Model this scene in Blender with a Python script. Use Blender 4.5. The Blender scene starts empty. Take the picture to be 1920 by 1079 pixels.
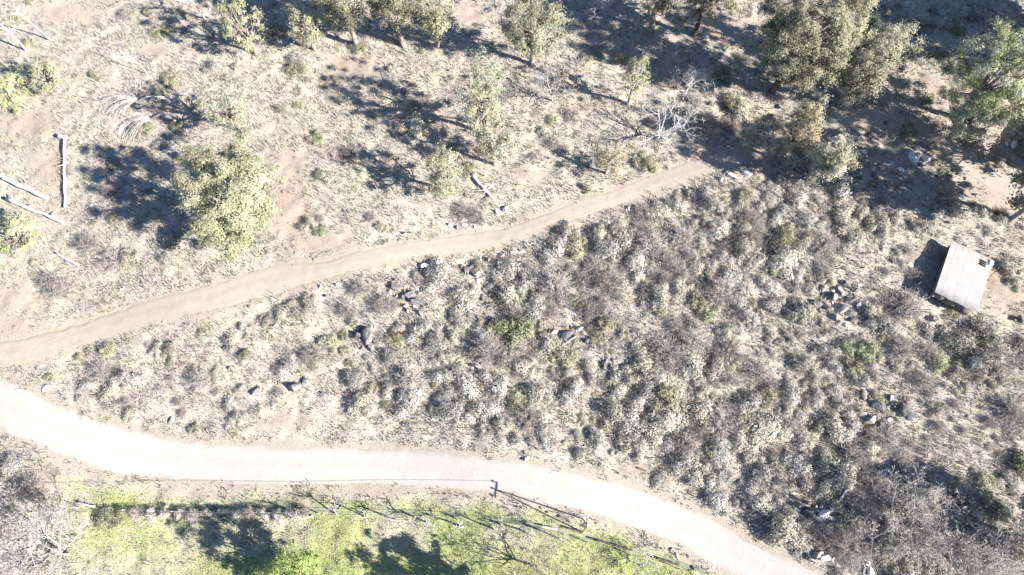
import bpy, math, random
import numpy as np
from mathutils import Vector, Matrix

# ------------------------------------------------------------------ camera, sky, sun, exposure
SC = bpy.context.scene
COL = SC.collection
H = 78.0                       # drone height above the ground
TILT = math.radians(20.0)      # away from straight down
FPX = 1280.0                   # focal length in photograph pixels
cam = bpy.data.cameras.new('camera'); cam.lens = 24.0; cam.sensor_width = 36.0
cam.clip_start = 0.5; cam.clip_end = 6000
cam_o = bpy.data.objects.new('camera', cam); COL.objects.link(cam_o)
cam_o.location = (0, 0, H); cam_o.rotation_euler = (TILT, 0, 0)
SC.camera = cam_o

SUN_EL = math.radians(30.0)
SHX, SHY = -0.928, 0.372       # ground direction in which shadows fall
world = bpy.data.worlds.new('World'); SC.world = world; world.use_nodes = True
wn = world.node_tree
sky = wn.nodes.new('ShaderNodeTexSky'); sky.sky_type = 'NISHITA'; sky.sun_disc = False
sky.sun_elevation = SUN_EL
sky.sun_rotation = math.atan2(-SHX, -SHY)
sky.altitude = 900; sky.air_density = 1.0; sky.dust_density = 0.2; sky.ozone_density = 4.0
bg = wn.nodes['Background']; bg.inputs['Strength'].default_value = 0.062
wn.links.new(sky.outputs[0], bg.inputs['Color'])
sun = bpy.data.lights.new('sun', 'SUN'); sun.energy = 5.0; sun.angle = math.radians(0.53)
sun.color = (1.0, 0.955, 0.895)
sun_o = bpy.data.objects.new('sun', sun); COL.objects.link(sun_o)
sdir = Vector((SHX * math.cos(SUN_EL), SHY * math.cos(SUN_EL), -math.sin(SUN_EL)))
sun_o.rotation_euler = sdir.to_track_quat('-Z', 'Y').to_euler()
sun_o.location = (60, -25, 60)
SC.view_settings.view_transform = 'Standard'; SC.view_settings.look = 'None'
SC.view_settings.gamma = 1.0; SC.view_settings.exposure = 1.71
SC.view_settings.use_curve_mapping = False
SC.cycles.max_bounces = 6; SC.cycles.diffuse_bounces = 3; SC.cycles.transmission_bounces = 3

rng = np.random.default_rng(7)
random.seed(7)
CT, ST = math.cos(TILT), math.sin(TILT)

# ------------------------------------------------------------------ terrain and pixel <-> ground
def sstep(a, b, x):
    t = np.clip((x - a) / (b - a), 0, 1); return t * t * (3 - 2 * t)

def hz(x, y):
    """smooth lie of the land"""
    x = np.asarray(x, float); y = np.asarray(y, float)
    z = 0.35 * np.sin(x * .11 + 1.3) * np.sin(y * .13 + .4) + 0.2 * np.sin(x * .23 + y * .17)
    return z * np.exp(-((x / 160) ** 2 + (y / 160) ** 2))

def ray(px, py):
    cx = (np.asarray(px, float) - 960) / FPX; cy = -(np.asarray(py, float) - 539.5) / FPX
    return cx, cy * CT + ST, cy * ST - CT        # rotated about X by TILT

def C(px, py, z):
    dx, dy, dz = ray(px, py); t = (z - H) / dz
    return np.stack([dx * t, dy * t, np.broadcast_to(z, np.shape(t)) * 1.0], -1)

def G(px, py, up=0.0):
    z = 0.0
    for _ in range(5):
        p = C(px, py, z); z = hz(p[..., 0], p[..., 1]) + up
    return C(px, py, z)

def P(x, y, z=0.0):
    """world -> photograph pixel"""
    X = np.asarray(x, float); Y = np.asarray(y, float); Z = np.asarray(z, float) - H
    yc = Y * CT + Z * ST; zc = -Y * ST + Z * CT
    zc = np.minimum(zc, -1.0)
    return 960 + FPX * X / -zc, 539.5 - FPX * yc / -zc

def vnoise(x, y, f, seed=0):
    """cheap smooth value noise, numpy"""
    x = np.asarray(x, float) * f + 1000.; y = np.asarray(y, float) * f + 1000.
    xi = np.floor(x).astype(np.int64); yi = np.floor(y).astype(np.int64)
    u = x - xi; v = y - yi; u = u * u * (3 - 2 * u); v = v * v * (3 - 2 * v)
    def hsh(a, b):
        n = (a * 374761393 + b * 668265263 + seed * 69069) & 0x7fffffff
        n = ((n ^ (n >> 13)) * 1274126177) & 0x7fffffff
        return ((n ^ (n >> 16)) & 0xffff) / 65535.0
    return (hsh(xi, yi) * (1 - u) + hsh(xi + 1, yi) * u) * (1 - v) + (hsh(xi, yi + 1) * (1 - u) + hsh(xi + 1, yi + 1) * u) * v

# ------------------------------------------------------------------ roads as edge pairs (photo pixels)
ROAD = [(-500, 560, 590), (-300, 610, 650), (-120, 662, 738), (0, 708, 800), (60, 731, 836), (130, 764, 864), (200, 790, 886), (300, 815, 902),
        (400, 827, 908), (520, 834, 910), (640, 838, 912), (780, 843, 916), (900, 855, 924), (1000, 868, 938),
        (1100, 885, 962), (1180, 905, 990), (1250, 932, 1018), (1320, 964, 1052), (1400, 1008, 1092), (1500, 1058, 1140), (1620, 1120, 1200), (1800, 1220, 1300)]
PATH = [(-90, 655, 706), (0, 641, 688), (90, 622, 668), (200, 590, 632), (300, 560, 603), (400, 535, 580), (470, 512, 562), (540, 497, 541),
        (620, 485, 521), (700, 466, 500), (780, 451, 483), (870, 438, 474), (950, 427, 460), (1010, 404, 436), (1060, 388, 418),
        (1120, 366, 399), (1180, 346, 379), (1240, 322, 356), (1300, 302, 336), (1360, 282, 318), (1430, 256, 290), (1500, 234, 262),
        (1580, 205, 240), (1650, 205, 238), (1720, 232, 262), (1800, 275, 318), (1870, 318, 362), (1990, 352, 408), (2150, 380, 440)]

def catmull(pts, n=10):
    pts = np.asarray(pts, float); out = []
    e = np.vstack([2 * pts[0] - pts[1], pts, 2 * pts[-1] - pts[-2]])
    for i in range(1, len(e) - 2):
        p0, p1, p2, p3 = e[i - 1:i + 3]
        for t in np.linspace(0, 1, n, endpoint=False):
            out.append(.5 * (2 * p1 + (p2 - p0) * t + (2 * p0 - 5 * p1 + 4 * p2 - p3) * t * t + (3 * p1 - p0 - 3 * p2 + p3) * t ** 3))
    out.append(e[-2]); return np.array(out)

def road_edges(tab):
    a = np.array(tab, float)
    u = G(a[:, 0], a[:, 1]); l = G(a[:, 0], a[:, 2])
    return catmull(u[:, :2], 22), catmull(l[:, :2], 22)
RU, RL = road_edges(ROAD); PU, PL = road_edges(PATH)
def widen(U, L, k): c = (U + L) / 2; return c + (U - c) * k, c + (L - c) * k
PU, PL = widen(PU, PL, 1.22); RU, RL = widen(RU, RL, 1.05)

def strip_dist(x, y, U, L):
    """signed distance outside a strip (negative inside), approximate"""
    c = (U + L) / 2; hw = np.linalg.norm(U - L, axis=1) / 2
    x = np.asarray(x, float); shp = x.shape; q = np.stack([x.ravel(), np.asarray(y, float).ravel()], -1)
    out = np.empty(len(q))
    d = np.gradient(c, axis=0); d /= np.linalg.norm(d, axis=1)[:, None]
    nrm = np.stack([-d[:, 1], d[:, 0]], -1)
    hwn = np.abs(np.sum((U - L) * nrm, 1)) / 2
    for s in range(0, len(q), 20000):
        qq = q[s:s + 20000]
        D = np.linalg.norm(qq[:, None] - c[None], axis=2)
        i = D.argmin(1)
        out[s:s + 20000] = D[np.arange(len(qq)), i] - hwn[i]
    return out.reshape(shp)

def inpoly(px, py, poly):
    px = np.asarray(px, float); py = np.asarray(py, float); r = np.zeros(px.shape, bool)
    n = len(poly)
    for i in range(n):
        x1, y1 = poly[i]; x2, y2 = poly[(i + 1) % n]
        if y1 == y2: continue
        r ^= ((y1 > py) != (y2 > py)) & (px < (x2 - x1) * (py - y1) / (y2 - y1) + x1)
    return r

_rl = np.array([(a[0], a[2]) for a in ROAD], float); _ru = np.array([(a[0], a[1]) for a in ROAD], float)
_pl = np.array([(a[0], a[2]) for a in PATH], float)
def green_mask(px, py, x, y):
    below = py - np.interp(px, _rl[:, 0], _rl[:, 1])
    g = sstep(8, 46, below + 30 * (vnoise(x, y, .35, 3) - .5)) * sstep(60, 230, px + 50 * (vnoise(x, y, .2, 5) - .5))
    patch = .35 + .65 * sstep(.3, .62, vnoise(x, y, .16, 9))
    patch = np.maximum(patch, sstep(1000, 1060, py) * sstep(250, 420, px) * .9)
    return g * patch
BARE = [(110, 25, 60, 22), (60, 235, 60, 30), (90, 320, 38, 45), (545, 400, 40, 70), (600, 455, 80, 22), (820, 222, 22, 30), (665, 125, 60, 28),
        (880, 25, 40, 25), (1235, 40, 40, 22), (1350, 50, 70, 26), (1420, 60, 20, 30), (1735, 160, 60, 24), (1410, 262, 30, 10), (1715, 245, 24, 14), (1880, 370, 70, 34),
        (1880, 540, 50, 50), (540, 790, 60, 22), (1190, 880, 30, 14), (400, 590, 50, 14), (30, 610, 70, 20), (1100, 480, 26, 8), (300, 96, 30, 12), (540, 310, 36, 40), (1240, 905, 30, 10),
        (230, 830, 50, 14), (100, 895, 80, 30), (300, 925, 120, 12), (700, 925, 160, 10), (1180, 960, 70, 16), (1250, 985, 40, 20), (1330, 30, 30, 12), (40, 560, 60, 30), (1000, 330, 40, 20), (1800, 350, 50, 18)]
def bare_mask(px, py):
    m = np.zeros(np.shape(px))
    for cx, cy, rx, ry in BARE:
        m = np.maximum(m, np.exp(-(((px - cx) / rx) ** 2 + ((py - cy) / ry) ** 2)))
    return m
THICKET = [(660, 525), (760, 500), (900, 490), (1020, 450), (1180, 395), (1300, 350), (1420, 330), (1560, 330), (1700, 420), (1690, 520), (1740, 600), (1840, 600),
           (1930, 640), (1930, 1090), (1590, 1090), (1440, 1010), (1330, 940), (1180, 870), (1000, 840), (800, 790), (660, 760), (640, 640)]

def ground_z(x, y, rd):
    n = (vnoise(x, y, .45, 1) - .5) * .35 + (vnoise(x, y, 1.1, 2) - .5) * .22
    k = sstep(-.5, 1.3, rd)
    far = np.exp(-((np.asarray(x) / 160) ** 2 + (np.asarray(y) / 160) ** 2))
    return hz(x, y) + n * k * far - .075 * (1 - sstep(-1.0, .1, rd))

# concrete furrow along the green verge
fx = np.array([(455, 952), (560, 955), (660, 958), (760, 960), (860, 966), (940, 976), (1010, 987), (1090, 1005), (1190, 1032), (1290, 1062), (1380, 1095)], float)
fc = catmull(G(fx[:, 0], fx[:, 1])[:, :2], 8)
fd = np.gradient(fc, axis=0); fd /= np.linalg.norm(fd, axis=1)[:, None]; fn = np.stack([-fd[:, 1], fd[:, 0]], -1)
prof = [(-.22, -.05), (-.22, .06), (-.16, .07), (-.11, .0), (.11, .0), (.16, .07), (.22, .06), (.22, -.05)]
FU, FL = fc + fn * .28, fc - fn * .28

# ------------------------------------------------------------------ materials
MATS = {}
def new_mat(name):
    m = bpy.data.materials.new(name); m.use_nodes = True; MATS[name] = m
    nt = m.node_tree; b = nt.nodes['Principled BSDF']; b.inputs['Roughness'].default_value = .9
    b.inputs['Specular IOR Level'].default_value = .15
    return m, nt, b
def N(nt, t, **kw):
    n = nt.nodes.new(t)
    for k, v in kw.items():
        if k in n.inputs: n.inputs[k].default_value = v
        else: setattr(n, k, v)
    return n
def ramp(nt, fac, stops):
    r = nt.nodes.new('ShaderNodeValToRGB'); e = r.color_ramp.elements
    while len(e) > 1: e.remove(e[-1])
    e[0].position = stops[0][0]; e[0].color = (*stops[0][1], 1)
    for p, c in stops[1:]:
        k = e.new(p); k.color = (*c, 1)
    nt.links.new(fac, r.inputs[0]); return r.outputs[0]
def mixc(nt, fac, a, b, blend='MIX'):
    n = nt.nodes.new('ShaderNodeMix'); n.data_type = 'RGBA'; n.blend_type = blend
    for s, v in ((0, fac), (6, a), (7, b)):
        if hasattr(v, 'is_linked') or isinstance(v, bpy.types.NodeSocket): nt.links.new(v, n.inputs[s])
        else: n.inputs[s].default_value = v if s == 0 else (*v, 1)
    return n.outputs[2]
def noise(nt, scale, detail=4, rough=.6, vec=None):
    n = N(nt, 'ShaderNodeTexNoise', Scale=scale, Detail=detail, Roughness=rough)
    if vec is None:
        vec = nt.nodes.new('ShaderNodeNewGeometry').outputs['Position']
    nt.links.new(vec, n.inputs['Vector']); return n.outputs[0]
def attr(nt, name, out='Fac'):
    a = nt.nodes.new('ShaderNodeAttribute'); a.attribute_name = name; return a.outputs[out]
def bump(nt, b, h, strength, dist=.1):
    n = N(nt, 'ShaderNodeBump', Strength=strength, Distance=dist); nt.links.new(h, n.inputs['Height']); nt.links.new(n.outputs[0], b.inputs['Normal'])

# ground: dry grass straw, pink-grey soil, green turf
m, nt, b = new_mat('ground')
n1 = noise(nt, .22, 6); n2 = noise(nt, 1.7, 6, .7); n3 = noise(nt, 7.5, 4, .7)
straw = ramp(nt, n2, [(.28, (0.231, 0.208, 0.165)), (.45, (0.356, 0.329, 0.267)), (.62, (0.441, 0.419, 0.342))])
litter = ramp(nt, n3, [(.3, (0.231, 0.195, 0.169)), (.5, (0.373, 0.322, 0.277)), (.68, (0.474, 0.418, 0.367))])
soil = ramp(nt, n2, [(.3, (0.313, 0.253, 0.206)), (.6, (0.369, 0.306, 0.250)), (.75, (0.396, 0.343, 0.289))])
dry = mixc(nt, ramp(nt, n1, [(.4, (0, 0, 0)), (.6, (1, 1, 1))]), straw, litter)
c = mixc(nt, attr(nt, 'bare'), dry, soil)
turf = ramp(nt, noise(nt, 1.1, 6, .7), [(.3, (.20, .25, .085)), (.48, (.295, .33, .135)), (.62, (.345, .35, .185)), (.75, (.36, .335, .235))])
c = mixc(nt, attr(nt, 'green'), c, turf)
spk = ramp(nt, n3, [(.3, (.72, .72, .72)), (.5, (1, 1, 1)), (.7, (1.15, 1.15, 1.15))])
c = mixc(nt, 1.0, c, spk, 'MULTIPLY')
nt.links.new(c, b.inputs['Base Color']); bump(nt, b, n3, .8, .12)

def road_mat(name, cols, edge, tracks):
    m, nt, b = new_mat(name)
    n2 = noise(nt, .5, 6, .65); n3 = noise(nt, 5, 4, .7)
    c = ramp(nt, n2, cols)
    c = mixc(nt, 1.0, c, ramp(nt, n3, [(.3, (.86, .86, .86)), (.6, (1.05, 1.05, 1.05))]), 'MULTIPLY')
    # compacted wheel lines are paler
    c = mixc(nt, attr(nt, 'track'), c, tracks)
    mm = nt.nodes.new('ShaderNodeMath'); mm.operation = 'ADD'; mm.use_clamp = True
    nt.links.new(attr(nt, 'edge'), mm.inputs[0])
    m2 = nt.nodes.new('ShaderNodeMath'); m2.operation = 'MULTIPLY_ADD'; m2.inputs[1].default_value = 1.1; m2.inputs[2].default_value = -.62
    nt.links.new(noise(nt, 1.6, 6, .7), m2.inputs[0]); nt.links.new(m2.outputs[0], mm.inputs[1])
    e = ramp(nt, mm.outputs[0], [(.35, (0, 0, 0)), (.8, (1, 1, 1))])
    c = mixc(nt, e, c, edge)
    nt.links.new(c, b.inputs['Base Color']); bump(nt, b, n3, .35, .05)
road_mat('gravel_road', [(.3, (0.373, 0.327, 0.294)), (.5, (0.391, 0.351, 0.317)), (.7, (0.406, 0.370, 0.339))], (0.323, 0.289, 0.243), (0.417, 0.379, 0.352))
road_mat('dirt_path', [(.3, (0.310, 0.261, 0.216)), (.5, (0.331, 0.287, 0.241)), (.7, (0.353, 0.307, 0.263))], (0.314, 0.271, 0.214), (0.364, 0.318, 0.271))

def leaf_mat(name, trans=.25, var=.25):
    m = bpy.data.materials.new(name); m.use_nodes = True; MATS[name] = m; nt = m.node_tree
    for n in list(nt.nodes):
        if n.type == 'BSDF_PRINCIPLED': nt.nodes.remove(n)
    out = nt.nodes['Material Output']
    oi = nt.nodes.new('ShaderNodeObjectInfo')
    v = nt.nodes.new('ShaderNodeMapRange'); v.inputs[3].default_value = 1 - var; v.inputs[4].default_value = 1 + var
    nt.links.new(oi.outputs['Random'], v.inputs[0])
    col = attr(nt, 'Col', 'Color')
    c = nt.nodes.new('ShaderNodeVectorMath'); c.operation = 'SCALE'
    nt.links.new(col, c.inputs[0]); nt.links.new(v.outputs[0], c.inputs['Scale'])
    d = nt.nodes.new('ShaderNodeBsdfDiffuse'); t = nt.nodes.new('ShaderNodeBsdfTranslucent'); mx = nt.nodes.new('ShaderNodeMixShader')
    mx.inputs[0].default_value = trans
    nt.links.new(c.outputs[0], d.inputs[0]); nt.links.new(c.outputs[0], t.inputs[0])
    nt.links.new(d.outputs[0], mx.inputs[1]); nt.links.new(t.outputs[0], mx.inputs[2]); nt.links.new(mx.outputs[0], out.inputs[0])
    return m
leaf_mat('leaf_twig', .38, .12); leaf_mat('dry_blades', .25, .0); leaf_mat('shrub_leaf', .33, .2)

def bark_mat(name, a, bcol, sc=3.0):
    m, nt, b = new_mat(name)
    c = ramp(nt, noise(nt, sc, 5, .7), [(.35, a), (.65, bcol)])
    nt.links.new(c, b.inputs['Base Color']); bump(nt, b, noise(nt, sc * 6, 3), .5, .03)
bark_mat('bark_grey', (.16, .13, .11), (.34, .3, .27)); bark_mat('bark_white', (.52, .48, .45), (.78, .74, .71))
bark_mat('bark_dead', (.30, .27, .25), (.52, .48, .45)); bark_mat('bark_dark', (.055, .045, .04), (.15, .12, .1)); bark_mat('twig_brown', (.32, .29, .27), (.52, .475, .445))
bark_mat('log_weathered', (.34, .3, .27), (.60, .56, .53), 2.0); bark_mat('pole_wood', (.17, .14, .1), (.3, .26, .2), 2)
bark_mat('cut_wood', (.42, .34, .25), (.6, .5, .38), 4)
m, nt, b = new_mat('rock')
c = ramp(nt, noise(nt, 1.4, 6, .7), [(.3, (.085, .084, .086)), (.5, (.20, .195, .19)), (.68, (.37, .36, .35))])
oi = nt.nodes.new('ShaderNodeObjectInfo')
c = mixc(nt, 1.0, c, ramp(nt, oi.outputs['Random'], [(0, (.62, .62, .64)), (.5, (.95, .93, .9)), (1, (1.35, 1.3, 1.25))]), 'MULTIPLY')
nt.links.new(c, b.inputs['Base Color']); bump(nt, b, noise(nt, 5, 5, .7), .7, .12)
m, nt, b = new_mat('pale_rock')
c = ramp(nt, noise(nt, 2, 6, .7), [(.3, (.5, .47, .45)), (.6, (.74, .71, .69))])
nt.links.new(c, b.inputs['Base Color']); bump(nt, b, noise(nt, 5, 5, .7), .5, .1)
m, nt, b = new_mat('roof_iron')
c = ramp(nt, noise(nt, .9, 6, .65), [(.3, (0.313, 0.290, 0.276)), (.5, (0.354, 0.331, 0.318)), (.7, (0.386, 0.368, 0.354))])
st = ramp(nt, noise(nt, 2.2, 5, .7), [(.55, (1.1, 1.1, 1.1)), (.75, (.98, .94, .90))])
c = mixc(nt, 1.0, c, st, 'MULTIPLY')
oi = nt.nodes.new('ShaderNodeObjectInfo')
c = mixc(nt, 1.0, c, ramp(nt, oi.outputs['Random'], [(0, (.975, .975, .975)), (1, (1.02, 1.02, 1.02))]), 'MULTIPLY')
nt.links.new(c, b.inputs['Base Color']); b.inputs['Roughness'].default_value = .65
m, nt, b = new_mat('white_paint')
c = ramp(nt, noise(nt, 3, 4), [(.3, (.66, .66, .65)), (.7, (.8, .8, .79))]); nt.links.new(c, b.inputs['Base Color'])
m, nt, b = new_mat('wall_plaster')
c = ramp(nt, noise(nt, 2, 5), [(.3, (.13, .115, .1)), (.7, (.22, .2, .18))]); nt.links.new(c, b.inputs['Base Color'])
m, nt, b = new_mat('shadow_black')  # near-black colour painted in for shadows on the hut roof
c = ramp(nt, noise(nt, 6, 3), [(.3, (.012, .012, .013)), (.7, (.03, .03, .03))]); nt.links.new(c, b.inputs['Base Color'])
m, nt, b = new_mat('galvanised'); 
c = ramp(nt, noise(nt, 5, 3), [(.3, (.28, .28, .29)), (.7, (.42, .42, .43))]); nt.links.new(c, b.inputs['Base Color']); b.inputs['Metallic'].default_value = .3; b.inputs['Roughness'].default_value = .6
m, nt, b = new_mat('wire_dark')
c = ramp(nt, noise(nt, 5, 3), [(.3, (.05, .05, .05)), (.7, (.1, .1, .1))]); nt.links.new(c, b.inputs['Base Color'])
m, nt, b = new_mat('ceramic')
c = ramp(nt, noise(nt, 9, 3), [(.3, (.5, .48, .45)), (.7, (.65, .63, .6))]); nt.links.new(c, b.inputs['Base Color']); b.inputs['Roughness'].default_value = .3
m, nt, b = new_mat('concrete')
c = ramp(nt, noise(nt, 1.5, 6, .7), [(.3, (.15, .165, .10)), (.55, (.225, .235, .175)), (.72, (.29, .29, .25))]); nt.links.new(c, b.inputs['Base Color'])

# ------------------------------------------------------------------ mesh helpers
def mk_mesh(name, V, F, mats, mi=None, col=None, smooth=False):
    """V (n,3); F list of (k, arrays) -> quads or tris given as int array (m,3|4)"""
    me = bpy.data.meshes.new(name)
    V = np.asarray(V, np.float32); F = [np.asarray(f, np.int32) for f in (F if isinstance(F, (list, tuple)) else [F]) if len(f)]
    nf = sum(len(f) for f in F); nl = sum(f.size for f in F)
    me.vertices.add(len(V)); me.vertices.foreach_set('co', V.ravel())
    me.loops.add(nl); me.polygons.add(nf)
    me.loops.foreach_set('vertex_index', np.concatenate([f.ravel() for f in F]))
    tot = np.concatenate([np.full(len(f), f.shape[1], np.int32) for f in F])
    me.polygons.foreach_set('loop_start', np.concatenate([[0], np.cumsum(tot)[:-1]]).astype(np.int32))
    me.polygons.foreach_set('loop_total', tot)
    for mt in mats: me.materials.append(MATS[mt])
    if mi is not None: me.polygons.foreach_set('material_index', np.asarray(mi, np.int32))
    if smooth: me.polygons.foreach_set('use_smooth', np.ones(nf, bool))
    if col is not None:
        a = me.color_attributes.new('Col', 'FLOAT_COLOR', 'POINT')
        cc = np.ones((len(V), 4), np.float32); cc[:, :3] = col; a.data.foreach_set('color', cc.ravel())
    me.update(calc_edges=True); me.validate(); return me

def link(name, me, parent=None, loc=None, rz=None, sc=None):
    o = bpy.data.objects.new(name, me); COL.objects.link(o)
    if parent is not None: o.parent = parent
    if loc is not None: o.location = [float(v) for v in loc]
    if rz is not None: o.rotation_euler = (0, 0, rz) if np.isscalar(rz) else rz
    if sc is not None: o.scale = (sc, sc, sc) if np.isscalar(sc) else sc
    return o
def tag(o, label=None, cat=None, group=None, kind=None):
    if label: o['label'] = label
    if cat: o['category'] = cat
    if group: o['group'] = group
    if kind: o['kind'] = kind
    return o
def empty(name, loc):
    o = bpy.data.objects.new(name, None); COL.objects.link(o); o.location = [float(v) for v in loc]; o.empty_display_size = .3; return o

def frames(d):
    d = d / np.maximum(np.linalg.norm(d, axis=1), 1e-9)[:, None]
    a = np.where(np.abs(d[:, 2:3]) < .9, np.array([[0, 0, 1.]]), np.array([[1., 0, 0]]))
    u = np.cross(d, a); u /= np.linalg.norm(u, axis=1)[:, None]
    return u, np.cross(d, u)
def tubes(segs, k=4):
    """segs (n,8): p0 p1 r0 r1 -> verts, quads"""
    s = np.asarray(segs, float); p0, p1 = s[:, :3], s[:, 3:6]; r0, r1 = s[:, 6], s[:, 7]
    u, v = frames(p1 - p0); n = len(s); V = np.empty((n, 2, k, 3))
    for i in range(k):
        a = 2 * math.pi * i / k; o = u * math.cos(a) + v * math.sin(a)
        V[:, 0, i] = p0 + o * r0[:, None]; V[:, 1, i] = p1 + o * r1[:, None]
    base = (np.arange(n) * 2 * k)[:, None]; i = np.arange(k)[None]; j = (np.arange(k) + 1) % k; j = j[None]
    F = np.stack([base + i, base + j, base + k + j, base + k + i], -1).reshape(-1, 4)
    return V.reshape(-1, 3), F
def chain_tube(pts, radii, k=8, caps=True):
    """one continuous tube through points"""
    pts = np.asarray(pts, float); radii = np.asarray(radii, float); n = len(pts)
    d = np.gradient(pts, axis=0); u, v = frames(d)
    for i in range(1, n):
        if np.dot(u[i], u[i - 1]) < 0: u[i] *= -1; v[i] *= -1
    a = np.arange(k) * 2 * math.pi / k
    V = pts[:, None] + radii[:, None, None] * (u[:, None] * np.cos(a)[None, :, None] + v[:, None] * np.sin(a)[None, :, None])
    F = [[r * k + i, r * k + (i + 1) % k, (r + 1) * k + (i + 1) % k, (r + 1) * k + i] for r in range(n - 1) for i in range(k)]
    V = V.reshape(-1, 3); T = []
    if caps:
        V = np.vstack([V, pts[0], pts[-1]]); c0, c1 = n * k, n * k + 1
        T = [[c0, (i + 1) % k, i] for i in range(k)] + [[c1, (n - 1) * k + i, (n - 1) * k + (i + 1) % k] for i in range(k)]
    return V, np.array(F), np.array(T).reshape(-1, 3)
def leaves(cen, size, r, asp=.55, up=.6, nrm=None, mix=.6):
    """one rhombic leaf cluster face per centre"""
    n = len(cen); nr = r.normal(size=(n, 3)); nr[:, 2] = np.abs(nr[:, 2]) + up
    if nrm is not None: nr = nr / np.linalg.norm(nr, axis=1)[:, None] * (1 - mix) + nrm * mix
    u, v = frames(nr); a = r.uniform(0, 2 * math.pi, n)[:, None]
    uu = u * np.cos(a) + v * np.sin(a); vv = np.cross(nr / np.linalg.norm(nr, axis=1)[:, None], uu)
    s = size[:, None]; k = asp * r.uniform(.7, 1.3, n)[:, None]
    V = np.stack([cen - uu * s, cen + vv * s * k, cen + uu * s * r.uniform(.7, 1.2, n)[:, None], cen - vv * s * k * .9], 1).reshape(-1, 3)
    F = np.arange(n * 4).reshape(-1, 4); return V, F
def boxes(lst):
    """(cx,cy,cz,sx,sy,sz) axis boxes"""
    V, F = [], []
    q = [(0, 3, 2, 1), (4, 5, 6, 7), (0, 1, 5, 4), (1, 2, 6, 5), (2, 3, 7, 6), (3, 0, 4, 7)]
    for cx, cy, cz, sx, sy, sz in lst:
        b0 = len(V)
        for z in (-1, 1):
            for x, y in ((-1, -1), (1, -1), (1, 1), (-1, 1)): V.append((cx + x * sx / 2, cy + y * sy / 2, cz + z * sz / 2))
        F += [[b0 + i for i in f] for f in q]
    return np.array(V, float), np.array(F)

# ------------------------------------------------------------------ ground sheet
def axis(lo, hi, step, far):
    a = list(np.arange(lo, hi + 1e-6, step)); s = step; x = hi
    while x < far: s *= 1.5; x += s; a.append(x)
    s = step; x = lo
    while x > -far: s *= 1.5; x -= s; a.insert(0, x)
    return np.array(a)
ax, ay = axis(-84, 84, .42, 2500), axis(-12, 88, .42, 2500)
X, Y = np.meshgrid(ax, ay)
def all_road_dist(x, y): return np.minimum(np.minimum(strip_dist(x, y, RU, RL), strip_dist(x, y, PU, PL)), strip_dist(x, y, FU, FL))
near = (np.abs(X) < 100) & (Y > -30) & (Y < 110)
RD = np.full(X.shape, 50.0); RD[near] = all_road_dist(X[near], Y[near])
Z = ground_z(X, Y, RD)
ny, nx = X.shape; idx = np.arange(nx * ny).reshape(ny, nx)
F = np.stack([idx[:-1, :-1], idx[:-1, 1:], idx[1:, 1:], idx[1:, :-1]], -1).reshape(-1, 4)
me = mk_mesh('ground', np.stack([X, Y, Z], -1).reshape(-1, 3), F, ['ground'], smooth=True)
PX, PY = P(X, Y, Z)
gm = np.where(near, green_mask(PX, PY, X, Y), .1); bm_ = np.where(near, bare_mask(PX, PY), 0)
bm_ = np.clip(bm_ * 1.2 + .5 * (vnoise(X, Y, .5, 21) - .5), 0, 1) * (bm_ > .05) * (1 - gm)
RD2 = np.full(X.shape, 50.0); RD2[near] = np.minimum(strip_dist(X[near], Y[near], RU, RL), strip_dist(X[near], Y[near], PU, PL))
bm_ = np.maximum(bm_, .7 * (1 - sstep(0, 1.0, RD2)))
for nme, arr in (('green', gm), ('bare', bm_)):
    a = me.attributes.new(nme, 'FLOAT', 'POINT'); a.data.foreach_set('value', arr.ravel().astype(np.float32))
tag(link('ground', me), kind='structure', label='dry hillside ground with pale grass and pinkish soil')

def road_mesh(name, U, L, mat, label, trk, jit):
    n = len(U); K = 15; t = np.linspace(0, 1, K)
    s = np.concatenate([[0], np.cumsum(np.linalg.norm(np.diff((U + L) / 2, axis=0), axis=1))])
    V = U[:, None] * (1 - t)[None, :, None] + L[:, None] * t[None, :, None]
    w = np.linalg.norm(U - L, axis=1)[:, None]
    jn = lambda sd: (vnoise(s, s * 0, .21, sd) - .5) * 1.3 + (vnoise(s, s * 0, .9, sd + 1) - .5) * .5 + (vnoise(s, s * 0, 2.3, sd + 2) - .5) * .25
    off = jn(31)[:, None] * jit * (1 - t)[None] ** 4 + jn(35)[:, None] * jit * t[None] ** 4
    d = (U - L) / w; V = V + d[:, None] * off[..., None]
    z = hz(V[..., 0], V[..., 1]) + .015 + .02 * (1 - (2 * t - 1) ** 2)[None] - .02 * np.exp(-((np.abs(t - .5) - .2) / .07) ** 2)[None]
    z = z + (vnoise(V[..., 0], V[..., 1], 1.2, 40) - .5) * .03 - .085 * np.clip(1 - np.minimum(t, 1 - t)[None] * w / 1.0, 0, 1) ** 2
    V = np.concatenate([V, z[..., None]], -1); idx = np.arange(n * K).reshape(n, K)
    F = np.stack([idx[:-1, :-1], idx[1:, :-1], idx[1:, 1:], idx[:-1, 1:]], -1).reshape(-1, 4)
    me = mk_mesh(name, V.reshape(-1, 3), F, [mat], smooth=True)
    e = np.broadcast_to(np.clip(1 - np.minimum(t, 1 - t) * w / 1.25, 0, 1), (n, K))
    tr = np.broadcast_to(np.exp(-((np.abs(t - .5) - .2) / .1) ** 2) * trk, (n, K))
    for nme, arr in (('edge', e), ('track', tr)):
        a = me.attributes.new(nme, 'FLOAT', 'POINT'); a.data.foreach_set('value', np.ascontiguousarray(arr).ravel().astype(np.float32))
    return tag(link(name, me), kind='structure', label=label)
road_mesh('gravel_road', RU, RL, 'gravel_road', 'wide pale gravel road curving along the foot of the slope', .5, .7)
road_mesh('dirt_path', PU, PL, 'dirt_path', 'narrow pinkish dirt path climbing across the slope', .4, .8)

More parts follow.
